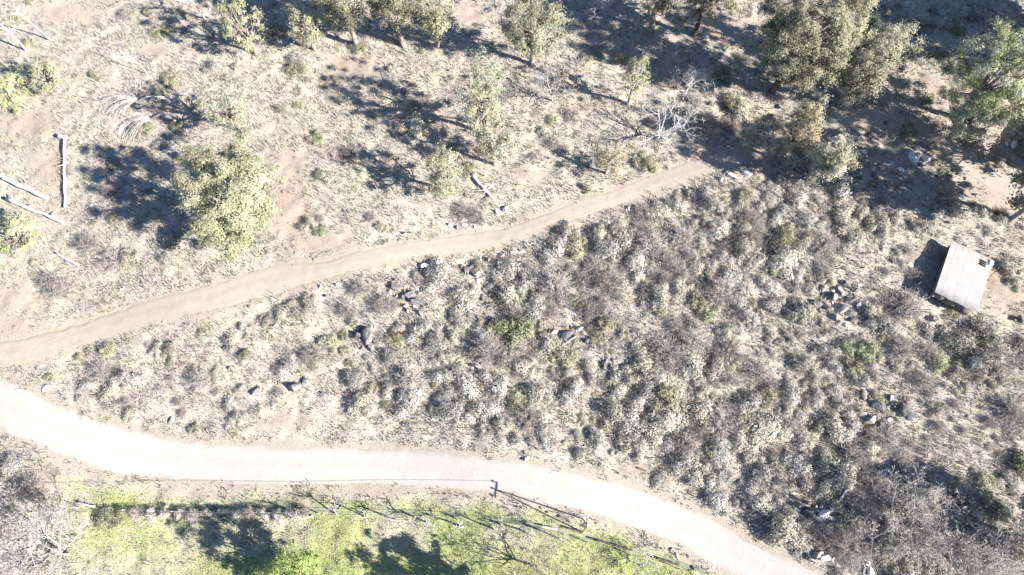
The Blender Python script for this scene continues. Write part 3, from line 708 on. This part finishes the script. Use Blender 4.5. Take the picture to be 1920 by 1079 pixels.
log(1112, 1012, 1186, 1032, .1, .09, 'long log rail coloured as a dark shadow line on the verge beyond the A-frame pole', 'bark_dark', .35, 13, 0)
log(1228, 1046, 1272, 1060, .12, .12, 'short stout log rail coloured as a dark shadow line where the verge meets the road', 'bark_dark', .4, 14, 0)
log(1014, 987, 1044, 993, .09, .09, 'thick pale log end set across the furrow', 'bark_white', .35, 15, 0)
log(150, 944, 182, 951, .1, .1, 'short white pole lying by the fence near the big grey leafless tree', 'bark_white', .35, 16, 0)
# fallen weeping branches (two sprays of pale dead twigs) lying in the shade
for i, (px, py, d, lb) in enumerate([(258, 188, (-1, .1, .25), 'spray of pale dead branches curling over the shade, upper one'), (282, 222, (-1, -.45, .2), 'spray of pale dead branches drooping below the upper one')]):
    r = np.random.default_rng(3100 + i); b = G(px, py, .5); root = empty('fallen_branch', b); segs = []
    for k in range(64):
        a_ = r.normal() * .42; dd = np.array([d[0] * math.cos(a_) - d[1] * math.sin(a_), d[0] * math.sin(a_) + d[1] * math.cos(a_), d[2] + r.normal() * .12]); L = r.uniform(2.2, 4.8)
        p = np.zeros(3); n = 7
        for s_ in range(n):
            dd = dd / np.linalg.norm(dd); q = p + dd * L / n; segs.append([*p, *q, .028 * (1 - s_ / n) + .009, .028 * (1 - (s_ + 1) / n) + .009]); p = q
            dd = dd + np.array([.05, -.2 if i else -.16, -.06])
    V, F = tubes(segs, 4); V[:, 2] = np.maximum(V[:, 2], -.42); tw = link('spray', mk_mesh('spray', V, F, ['bark_dead']), root)
    V, F, T = chain_tube(np.array([(0, 0, 0), (1.5, .5, .15), (3.6, .2 - .8 * i, .2)]), [.1, .14, .18], 7); link('trunk', mk_mesh('trunk', V, [F, T], ['bark_dead']), root)
    tag(root, lb, 'branch')
    if i == 0: LAND.append(('the dead branch spray', b[0], b[1]))

# ------------------------------------------------------------------ boulders
def rock_mesh(seed, mat='rock'):
    r = np.random.default_rng(4000 + seed)
    import bmesh
    bm = bmesh.new(); bmesh.ops.create_icosphere(bm, subdivisions=3, radius=1)
    V = np.array([v.co[:] for v in bm.verts]); F = np.array([[v.index for v in f.verts] for f in bm.faces]); bm.free()
    for _ in range(15):    # cleave planes off
        n = r.normal(size=3); n /= np.linalg.norm(n); dd = r.uniform(.32, .72); s = V @ n - dd; V = V - np.outer(np.maximum(s, 0) * .97, n)
    V *= 1 + .05 * np.sin(V[:, :1] * 7 + r.random() * 6) * np.sin(V[:, 1:2] * 6) + .03 * r.normal(size=(len(V), 1)) * .4
    V *= [1, r.uniform(.65, .9), r.uniform(.55, .8)]
    return mk_mesh('boulder', V, F, [mat])
ROCKS = [rock_mesh(i) for i in range(9)]; PROCKS = [rock_mesh(20 + i, 'pale_rock') for i in range(4)]
rocks = [  # px, py, radius m, pale?
 (690, 636, 1.35, 0), (672, 630, .8, 0), (696, 655, .6, 0), (555, 727, 1.1, 0), (572, 715, .6, 0), (770, 552, .9, 0), (785, 566, .8, 0), (760, 575, .7, 0), (800, 500, .8, 1), (876, 510, .7, 0), (892, 516, .8, 0),
 (884, 500, .5, 0), (1190, 648, .8, 1), (1180, 655, .6, 0), (1202, 660, .5, 1), (1135, 680, .9, 0), (1150, 690, .7, 0), (1172, 690, .8, 0), (1065, 628, .9, 0), (1085, 618, .7, 1), (1040, 622, .7, 0), (1100, 640, .6, 0),
 (1560, 560, 1.0, 0), (1575, 550, .9, 0), (1590, 565, 1.0, 0), (1550, 578, .9, 0), (1575, 580, 1.1, 0), (1540, 545, .6, 0), (1605, 545, .7, 0), (1595, 590, .7, 0), (1562, 595, .8, 0), (1610, 572, .6, 1),
 (1640, 760, 1.0, 0), (1660, 775, .9, 0), (1630, 790, .9, 0), (1690, 770, 1.0, 0), (1710, 780, .8, 0), (1650, 800, .8, 0), (1620, 740, .7, 0), (1670, 745, .6, 1),
 (1515, 962, 1.2, 0), (1540, 968, 1.0, 1), (1505, 950, .7, 0), (1530, 1040, .9, 0), (1548, 1046, .8, 1), (1520, 1046, .5, 1), (1630, 1072, .9, 1), (1618, 1066, .6, 0),
 (1398, 327, .75, 1), (1372, 331, .8, 1), (1360, 324, .5, 0), (1352, 340, .5, 1), (1900, 272, .8, 1), (1712, 298, 1.2, 1), (1735, 300, .9, 1), (1610, 280, .7, 0), (1590, 290, .8, 0), (1570, 300, .7, 1),
 (1560, 190, .6, 0), (1545, 172, .5, 1), (1545, 195, .8, 1), (88, 728, .6, 1), (480, 735, .8, 0), (378, 718, .9, 0), (368, 732, .6, 0), (320, 790, .5, 0), (845, 422, .5, 1), (858, 428, .4, 0), (872, 422, .45, 1), (890, 424, .4, 1),
 (758, 438, .4, 0), (930, 400, .5, 0), (950, 390, .5, 0), (940, 480, .5, 1), (960, 474, .45, 1), (915, 488, .5, 0), (975, 470, .4, 0), (1035, 440, .45, 0), (1190, 388, .5, 0), (1178, 392, .4, 1), (252, 965, .45, 0), (988, 860, .5, 1), (985, 850, .35, 0),
 (1015, 953, .22, 0), (1030, 962, .22, 0), (1052, 970, .22, 0), (578, 925, .25, 0), (1262, 1030, .35, 0), (1270, 1042, .35, 1), (1300, 1066, .4, 0), (1745, 600, .8, 0), (1735, 612, .6, 1), (1830, 365, .4, 0), (1765, 505, .45, 1), (1915, 600, .7, 0),
 (745, 540, .9, 0), (755, 556, .7, 0), (790, 590, .7, 0), (1530, 570, .8, 0), (1585, 535, .8, 0), (1600, 602, .8, 0), (1540, 600, .6, 0), (1585, 610, .5, 1), (1640, 330, .8, 0), (1665, 345, .7, 0), (1620, 312, .6, 0), (1600, 330, .7, 0), (1540, 345, .6, 0), (1690, 320, .6, 1), (1620, 200, .6, 0), (1635, 255, .7, 0), (1660, 232, .5, 0), (1330, 195, .5, 0), (1440, 150, .6, 0), (1460, 200, .6, 0), (905, 560, .7, 0), (920, 572, .6, 0),
 (1420, 880, .7, 0), (1385, 905, .6, 0), (1720, 905, .6, 0), (1300, 560, .6, 0), (980, 560, .6, 0), (830, 610, .5, 0), (900, 690, .6, 0), (240, 700, .4, 0), (430, 690, .4, 0), (610, 740, .5, 0), (520, 610, .4, 1), (600, 540, .35, 1), (635, 535, .4, 1), (612, 556, .35, 0)]
ORDN = ord_ + ['thirteenth', 'fourteenth', 'fifteenth', 'sixteenth', 'seventeenth', 'eighteenth', 'nineteenth', 'twentieth']
RCL = [('boulder with a deep shadow in the left slope', 690, 640)]
LAND += [('the lone big boulder', *G(690, 638)[:2]), ('the dark boulder pile', *G(1572, 566)[:2]), ('the lower boulder pile', *G(1655, 770)[:2]), ('the roadside boulders', *G(1525, 965)[:2]), ('the central boulders', *G(1070, 628)[:2]),
         ('the two white boulders', *G(1385, 329)[:2]), ('the road fork', *G(60, 705)[:2]), ('the open-slope rock', *G(555, 725)[:2])]
_r = np.random.default_rng(77)
for px, py, rad, pale in list(rocks):      # broken pieces lying round the piles
    if rad >= .7 and 600 < px and (450 < py or 1500 < px):
        for _ in range(1 if rad < .9 else 3):
            a_ = _r.uniform(0, 6.28); rocks.append((px + math.cos(a_) * 17 * rad, py + math.sin(a_) * 15 * rad, float(_r.uniform(.28, .5)), int(_r.random() < .35)))
PEND = []     # (object, kind phrase, size phrase, x, y) to be labelled once every landmark is known
def szr(r): return 'large' if r >= .9 else 'mid-sized' if r >= .6 else 'small'
for i, (px, py, rad, pale) in enumerate(rocks):
    p = G(px, py); o = link('boulder', (PROCKS[i % 4] if pale else ROCKS[i % 9]), None, (p[0], p[1], p[2] + rad * .2), (rng.normal() * .3, rng.normal() * .3, rng.uniform(0, 6.28)), rad * rng.uniform(1.0, 1.3))
    tag(o, None, 'boulder', 'boulders on the slope'); PEND.append((o, '%s %s boulder' % (szr(rad), 'pale' if pale else 'grey'), p[0], p[1]))

# ------------------------------------------------------------------ shrubs
def shrub_mesh(kind, seed):
    """a thicket bush: several leafy mounds of unequal size over a spray of stems"""
    r = np.random.default_rng(5000 + seed)
    pal, ntw, nlf, lf, asp = {'silver': ('silver', 30, 2000, .052, .42), 'sage': ('sage', 30, 2000, .054, .5), 'bare': ('brown', 90, 1100, .085, .10), 'yellow': ('olive', 30, 1900, .054, .5), 'green': ('green', 30, 1900, .054, .5)}[kind]
    sg = []; tips = []
    for k in range(ntw):
        a = r.uniform(0, 2 * math.pi); e = r.uniform(.2, 1.4); d = np.array([math.cos(a) * math.cos(e), math.sin(a) * math.cos(e), math.sin(e)]); L = r.uniform(.6, 1.12)
        b0 = np.array([math.cos(a), math.sin(a), 0]) * .08; m_ = b0 + d * L * .5 + r.normal(size=3) * .06; e_ = b0 + d * L * [1, 1, .8] + r.normal(size=3) * .06
        sg += [[*b0, *m_, .02, .014], [*m_, *e_, .014, .005]]; tips += [m_, e_, (m_ + e_) / 2]
        for _ in range(3):
            q = m_ + (e_ - m_) * r.random() + r.normal(size=3) * .15; sg.append([*(m_ + (e_ - m_) * r.random() * .5), *q, .009, .004]); tips.append(q)
    tips = np.array(tips); V, F = tubes(sg, 3); nV = len(V)
    V[:, 2] = np.maximum(V[:, 2], -.02)
    if kind == 'bare':
        ci = r.integers(0, len(tips), nlf); cen = tips[ci] + r.normal(size=(nlf, 3)) * .09; t = .35 + r.uniform(-.15, .35, len(tips))[ci] + r.normal(size=nlf) * .12; nm = None
    else:
        nm_ = int(r.integers(6, 11)); a = r.uniform(0, 2 * math.pi, nm_); rr = r.uniform(.25, .8, nm_); rr[0] = 0.05
        c = np.stack([np.cos(a) * rr, np.sin(a) * rr, r.uniform(.1, .45, nm_) * (1.1 - .6 * rr)], -1); rad = r.uniform(.22, .44, nm_); rad[0] = r.uniform(.4, .55); w = rad ** 2 / (rad ** 2).sum()
        ci = r.choice(nm_, nlf, p=w); nm = r.normal(size=(nlf, 3)); nm[:, 2] = np.abs(nm[:, 2]) * 1.1 - .25; nm /= np.linalg.norm(nm, axis=1)[:, None]
        wob = 1 + .25 * np.sin(nm[:, 0] * 5 + ci) * np.sin(nm[:, 1] * 5 + 2 * ci)
        cen = c[ci] + nm * (rad[ci] * wob * (r.random(nlf) ** .3) * r.uniform(.85, 1.2, nlf))[:, None] * [1, 1, .95]
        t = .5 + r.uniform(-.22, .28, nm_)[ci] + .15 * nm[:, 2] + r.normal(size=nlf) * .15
    cen[:, 2] = np.maximum(cen[:, 2], .02)
    LV, LF = leaves(cen, lf * r.uniform(.5, 1.4, nlf), r, asp, .35, nm, .6)
    col = np.vstack([np.tile([[.45, .405, .38]] if kind == 'bare' else [[.24, .21, .19]], (nV, 1)), np.repeat(leafcol(pal, t, r), 4, 0)])
    return mk_mesh('shrub', np.vstack([V, LV]), [np.vstack([F, LF + nV])], ['shrub_leaf'], col=col)
SHM = {k: [shrub_mesh(k, 10 * j + i) for i in range(6)] for j, k in enumerate(('silver', 'sage', 'bare', 'yellow', 'green'))}
KN = {'silver': ('silver_shrub', 'silvery grey shrub'), 'sage': ('sage_shrub', 'grey-green shrub'), 'bare': ('bare_shrub', 'leafless brown shrub'), 'yellow': ('olive_shrub', 'yellow-olive shrub'), 'green': ('green_shrub', 'fresh green shrub')}
GRP = {k: v[1] + 's on the slope' for k, v in KN.items()}
taken = [(*G(px, py)[:2], rad * 1.5) for px, py, rad, pale in rocks]
def put_shrub(kind, px, py, rad, hs=None):
    p = G(px, py); taken.append((p[0], p[1], rad))
    o = link(KN[kind][0], SHM[kind][rng.integers(6)], None, (p[0], p[1], p[2] - .03), rng.uniform(0, 6.28), (rad, rad * rng.uniform(.85, 1.15), rad * (hs or rng.uniform(.65, 1.05))))
    tag(o, None, 'shrub', GRP[kind]); PEND.append((o, ('%s %s' % ('big' if rad > 1.7 else 'small' if rad < 1.0 else 'mid-sized', KN[kind][1])), p[0], p[1]))
# shrubs one can pick out in the photograph
KEY = [('silver', 240, 712, 2.0), ('bare', 195, 700, 1.5), ('sage', 205, 738, 1.5), ('bare', 380, 715, 1.8), ('silver', 850, 770, 2.2), ('bare', 770, 715, 2.0), ('sage', 820, 770, 1.0), ('silver', 930, 720, 2.0), ('sage', 1010, 740, 2.0), ('silver', 1075, 735, 1.9),
 ('sage', 1150, 770, 2.3), ('silver', 1215, 735, 2.2), ('yellow', 1245, 745, 2.3), ('sage', 1240, 560, 2.0), ('yellow', 1240, 575, 1.4), ('silver', 1000, 590, 2.3), ('bare', 1040, 545, 2.6), ('silver', 1140, 470, 2.2), ('sage', 1120, 440, 2.0), ('sage', 1060, 440, 1.7),
 ('silver', 1190, 500, 2.0), ('sage', 1230, 400, 2.0), ('bare', 1280, 450, 2.2), ('silver', 1340, 440, 2.2), ('sage', 1390, 470, 2.0), ('yellow', 1465, 450, 2.2), ('bare', 1540, 460, 2.2), ('sage', 1500, 590, 2.2), ('silver', 1650, 610, 2.0), ('bare', 1690, 660, 2.0),
 ('silver', 1400, 760, 2.2), ('silver', 1430, 890, 2.3), ('sage', 1465, 985, 2.6), ('silver', 1420, 945, 2.2), ('silver', 1500, 880, 2.2), ('sage', 1560, 800, 2.0), ('silver', 1590, 800, 2.0), ('green', 1625, 665, 1.9), ('yellow', 1600, 690, 1.6), ('sage', 1850, 630, 2.4),
 ('silver', 1275, 870, 2.2), ('sage', 1300, 890, 1.8), ('silver', 1345, 830, 2.0), ('sage', 1200, 660, 1.6), ('green', 1330, 590, 1.5), ('yellow', 1310, 570, 1.6), ('bare', 1420, 700, 2.0), ('bare', 1370, 660, 2.2), ('sage', 1340, 690, 2.0), ('silver', 1480, 740, 2.2),
 ('sage', 780, 232, 2.1), ('sage', 752, 245, 1.7), ('bare', 780, 200, 1.5), ('sage', 1020, 250, 1.3), ('sage', 1385, 215, 2.0), ('yellow', 1370, 200, 1.8), ('sage', 1480, 310, 2.2), ('silver', 1530, 320, 2.2), ('sage', 1560, 290, 1.8), ('bare', 1300, 200, 2.0), ('silver', 1290, 205, 1.8),
 ('yellow', 880, 320, 1.2), ('green', 560, 200, .8), ('bare', 170, 460, 1.9), ('bare', 215, 490, 2.0), ('bare', 120, 545, 2.0), ('bare', 95, 530, 1.6), ('sage', 240, 490, 1.6), ('bare', 870, 400, 1.8), ('bare', 900, 410, 1.5), ('green', 215, 972, 1.7), ('green', 195, 968, 1.4), ('green', 345, 978, .9),
 ('green', 1095, 985, .5), ('sage', 1895, 500, 1.7), ('sage', 1900, 530, 1.2), ('bare', 1712, 518, 1.1), ('sage', 1790, 395, 1.6), ('silver', 1880, 405, 1.6), ('sage', 1840, 395, 1.3), ('bare', 1700, 470, .9), ('yellow', 1700, 250, 1.5), ('bare', 1750, 265, 1.7), ('silver', 30, 870, 1.5), ('sage', 12, 885, 1.4), ('bare', 60, 915, 1.8), ('yellow', 1790, 585, .9), ('silver', 1740, 620, 1.3),
 ('sage', 1690, 1000, 1.4), ('sage', 1740, 1050, 1.8), ('yellow', 1690, 900, 1.0), ('yellow', 330, 235, 1.3), ('sage', 300, 175, 1.5), ('sage', 330, 30, 1.5), ('yellow', 520, 60, 1.4), ('bare', 240, 30, 1.3), ('yellow', 300, 60, 1.5)]
for k in KEY: put_shrub(*k)
# hedge of dry bushes along the fence
for i, x in enumerate(range(262, 575, 26)): put_shrub('silver' if i % 4 else 'bare', x, 964 + 4 * math.sin(i * 2), .85, 2.1)
# fill: shrubs stand in merged masses with grassy gaps between them
def mass(x, y): return .6 * vnoise(x, y, .13, 61) + .4 * vnoise(x, y, .3, 62)
def dart(n, sampler, rmin, rmax, kinds, wts, tries=9000, sep=.56, patch=True, lim=0.0):
    c = 0; w = np.cumsum(wts)
    for _ in range(tries):
        if c >= n: break
        px, py = sampler(); rad = rmin + (rmax - rmin) * rng.random() ** 1.7; p = G(px, py); m_ = float(mass(p[0], p[1]))
        if m_ < lim: continue
        if all_road_dist(np.array([p[0]]), np.array([p[1]]))[0] < rad * .75: continue
        if any((p[0] - x) ** 2 + (p[1] - y) ** 2 < (sep * (rad + q)) ** 2 for x, y, q in taken): continue
        if (p[0] - hc[0]) ** 2 + (p[1] - hc[1]) ** 2 < 5.2 ** 2: continue
        if bare_mask(np.array(px), np.array(py)) > .45: continue
        u = np.clip((float(vnoise(p[0], p[1], .2, 63)) - .5) * 1.4 + .5 + rng.normal() * .2, .01, .99)
        k_ = kinds[min(int(np.searchsorted(w, u)), len(kinds) - 1)]
        if patch and rng.random() < .07: k_ = 'yellow' if rng.random() < .75 else 'green'
        put_shrub(k_, px, py, rad); c += 1
    return c
def s_thicket():
    while True:
        x, y = rng.uniform(640, 1925), rng.uniform(340, 1085)
        if inpoly(np.array([x]), np.array([y]), THICKET)[0] and rng.random() < .4 + .6 * sstep(680, 1000, x): return x, y
TK = (['bare', 'sage', 'silver'], [.23, .36, .41])
dart(150, s_thicket, 1.4, 2.8, *TK, sep=.48, lim=.42)
dart(300, s_thicket, .6, 1.6, *TK, sep=.44, lim=.33)
dart(170, s_thicket, .4, .9, *TK, sep=.5)
def s_left():
    while True:
        x, y = rng.uniform(90, 660), rng.uniform(540, 825)
        if y > np.interp(x, _pl[:, 0], _pl[:, 1]) + 8 and y < np.interp(x, _ru[:, 0], _ru[:, 1]) - 8: return x, y
dart(55, s_left, .5, 1.7, ['silver', 'sage', 'bare', 'yellow'], [.3, .25, .35, .1])
def s_up(): 
    while True:
        x, y = rng.uniform(0, 1300), rng.uniform(0, 520)
        if y < np.interp(x, [a[0] for a in PATH], [a[1] for a in PATH]) - 10: return x, y
dart(110, s_up, .5, 1.7, ['silver', 'sage', 'bare', 'yellow'], [.22, .26, .27, .25])
def s_ur(): return rng.uniform(1280, 1920), rng.uniform(0, 440)
dart(150, s_ur, .5, 1.8, ['silver', 'sage', 'bare', 'yellow'], [.38, .24, .22, .16])

# ------------------------------------------------------------------ labels that single each one out
def ordinal(n): return ORDN[n] if n < len(ORDN) else '%dth' % (n + 1)
LP = np.array([(x, y) for _, x, y in LAND])
buckets = {}
for o, ph, x, y in PEND:
    d = np.hypot(LP[:, 0] - x, LP[:, 1] - y); i = int(d.argmin())
    v = np.array([x, y]) - LP[i]; w = LP - LP[i]; dist = np.linalg.norm(w, axis=1); dist[i] = 1
    cosang = (w @ v) / dist / max(np.linalg.norm(v), .01); cosang[i] = -9; cosang[dist > 45] -= .5
    j = int(cosang.argmax()); buckets.setdefault((ph, i, j), []).append((d[i], o))
for (ph, i, j), lst in buckets.items():
    lst.sort(key=lambda t: t[0])
    for n, (dd, o) in enumerate(lst):
        o['label'] = '%s %s from %s towards %s' % (ordinal(n), ph, LAND[i][0], LAND[j][0])

# ------------------------------------------------------------------ ground cover (uncountable)
def scatter(n, box_=(-80, 80, -8, 84)):
    x = rng.uniform(box_[0], box_[1], n); y = rng.uniform(box_[2], box_[3], n); return x, y
def blades(name, x, y, hgt, wid, nb, cols, label, mat='dry_blades', spread=.9, cat=None):
    n = len(x); rd = np.full(n, 9.0); rd = all_road_dist(x, y); z = ground_z(x, y, rd)
    k = np.repeat(np.arange(n), nb); m_ = len(k)
    a = rng.uniform(0, 2 * math.pi, m_); ln = hgt[k] * rng.uniform(.6, 1.2, m_); tilt = rng.uniform(.2, spread, m_)
    bx = x[k] + rng.normal(size=m_) * .10 * hgt[k] / .3; by = y[k] + rng.normal(size=m_) * .10 * hgt[k] / .3; bz = z[k] - .04
    dx, dy = np.cos(a), np.sin(a); w = wid * rng.uniform(.6, 1.4, m_)
    b0 = np.stack([bx - dy * w, by + dx * w, bz], -1); b1 = np.stack([bx + dy * w, by - dx * w, bz], -1)
    tp = np.stack([bx + dx * ln * np.sin(tilt), by + dy * ln * np.sin(tilt), bz + ln * np.cos(tilt)], -1)
    V = np.stack([b0, b1, tp], 1).reshape(-1, 3); F = np.arange(m_ * 3).reshape(-1, 3)
    c = np.repeat((cols[k] * rng.uniform(.75, 1.25, (m_, 1))), 3, 0)
    o = link(name, mk_mesh(name, V, F, [mat], col=c)); return tag(o, label, cat, kind='stuff')

def dens_ok(x, y, lo=.1):
    return all_road_dist(x, y) > lo
pk = np.array([[.42, .38, .30], [.33, .295, .245], [.40, .365, .33], [.26, .225, .20], [.46, .425, .36], [.33, .32, .22]])
x, y = scatter(52000); px, py = P(x, y)
rd = all_road_dist(x, y); g = green_mask(px, py, x, y); br = bare_mask(px, py)
keep = (rd > -.75 + 1.3 * vnoise(x, y, .8, 50)) & (rng.random(len(x)) > g * .9) & (rng.random(len(x)) > br * 1.05) & (rng.random(len(x)) < .35 + .9 * vnoise(x, y, .3, 51))
x, y = x[keep], y[keep]; ck = pk[np.clip((vnoise(x, y, .25, 52) * 7 + rng.normal(size=len(x)) * 1.1).astype(int), 0, 5)]
blades('dry_grass', x, y, rng.uniform(.22, .6, len(x)), .05, 7, ck, 'tufts of dry straw-coloured grass covering the slope', cat='grass')
x, y = scatter(90000, (-70, 40, -8, 14)); px, py = P(x, y); g = green_mask(px, py, x, y)
keep = (rng.random(len(x)) < g * .8) & (all_road_dist(x, y) > .1); x, y = x[keep], y[keep]
gk = np.array([[.23, .31, .11], [.34, .40, .17], [.42, .44, .23], [.46, .43, .29]])[np.clip((vnoise(x, y, .3, 53) * 4.5 + rng.normal(size=len(x)) * .7).astype(int), 0, 3)]
blades('green_grass', x, y, rng.uniform(.1, .26, len(x)), .04, 4, gk, 'short green grass on the verge beside the road', cat='grass')
x, y = scatter(24000); px, py = P(x, y); rd = all_road_dist(x, y)
keep = (rd > .5) & ((inpoly(px, py, THICKET) & (rng.random(len(x)) < .8)) | (rng.random(len(x)) < .3)) & (green_mask(px, py, x, y) < .2) & (bare_mask(px, py) < .4); x, y = x[keep], y[keep]
ck = np.array([[.44, .395, .36], [.51, .46, .43], [.37, .325, .30], [.49, .455, .37]])[rng.integers(0, 4, len(x))]
blades('tall_grass', x, y, rng.uniform(.45, .95, len(x)), .045, 9, ck, 'taller mauve-grey dead grass between the shrubs', cat='grass', spread=1.1)
# leaf litter and sticks in the thicket
x, y = scatter(26000); px, py = P(x, y); rd = all_road_dist(x, y)
keep = (rd > .3) & (rng.random(len(x)) < .25 + .75 * inpoly(px, py, THICKET)) & (green_mask(px, py, x, y) < .3) & (bare_mask(px, py) < .5); x, y, rd = x[keep], y[keep], rd[keep]
n = len(x); a = rng.uniform(0, 6.28, n); L = rng.uniform(.25, .9, n); z = ground_z(x, y, rd)
p0 = np.stack([x, y, z + .02], -1); p1 = p0 + np.stack([np.cos(a) * L, np.sin(a) * L, rng.uniform(0, .3, n) * L], -1)
V, F = tubes(np.column_stack([p0, p1, np.full(n, .022), np.full(n, .008)]), 3)
col = np.repeat(np.array([[.2, .17, .15], [.36, .32, .29], [.12, .1, .09], [.5, .46, .43]])[rng.integers(0, 4, n)], 6, 0)
tag(link('twig_litter', mk_mesh('twig_litter', V, F, ['dry_blades'], col=col)), 'fallen twigs and sticks littering the thicket floor', 'litter', kind='stuff')
# small loose stones
x, y = scatter(15000); px, py = P(x, y); rd = all_road_dist(x, y)
edge = np.exp(-np.abs(strip_dist(x, y, PU, PL) - .5) / .8)
keep = (rd > -.5) & (rng.random(len(x)) < .16 + .8 * edge + .25 * inpoly(px, py, THICKET)) & (green_mask(px, py, x, y) < .25); x, y, rd = x[keep], y[keep], rd[keep]
n = len(x); z = ground_z(x, y, rd); s = rng.uniform(.05, .2, n) * (1 + .6 * (rng.random(n) < .12))
oct_ = np.array([(1, 0, .1), (.4, .9, 0), (-.6, .75, .1), (-1, -.1, 0), (-.3, -.9, .1), (.7, -.7, 0), (.1, .05, .75)])
a = rng.uniform(0, 6.28, n); cs, sn = np.cos(a), np.sin(a); O = oct_[None] * s[:, None, None] * rng.uniform(.7, 1.3, (n, 7, 1))
V = np.stack([x[:, None] + O[..., 0] * cs[:, None] - O[..., 1] * sn[:, None], y[:, None] + O[..., 0] * sn[:, None] + O[..., 1] * cs[:, None], z[:, None] + O[..., 2] - .01], -1).reshape(-1, 3)
tr = np.array([(0, 1, 6), (1, 2, 6), (2, 3, 6), (3, 4, 6), (4, 5, 6), (5, 0, 6)]); F = (np.arange(n) * 7)[:, None, None] + tr[None]
col = np.repeat(np.array([[.24, .22, .21], [.4, .37, .35], [.58, .55, .53], [.33, .27, .23]])[rng.integers(0, 4, n)], 7, 0)
tag(link('loose_stones', mk_mesh('loose_stones', V, F.reshape(-1, 3), ['dry_blades'], col=col)), 'small loose stones scattered over the slope and path edges', 'stones', kind='stuff')
import sys; print('COUNTS', len([1 for t in PEND]), 'objects', len(bpy.data.objects), 'tris', sum(sum(len(p.vertices) - 2 for p in m_.polygons) for m_ in bpy.data.meshes), file=sys.stderr)
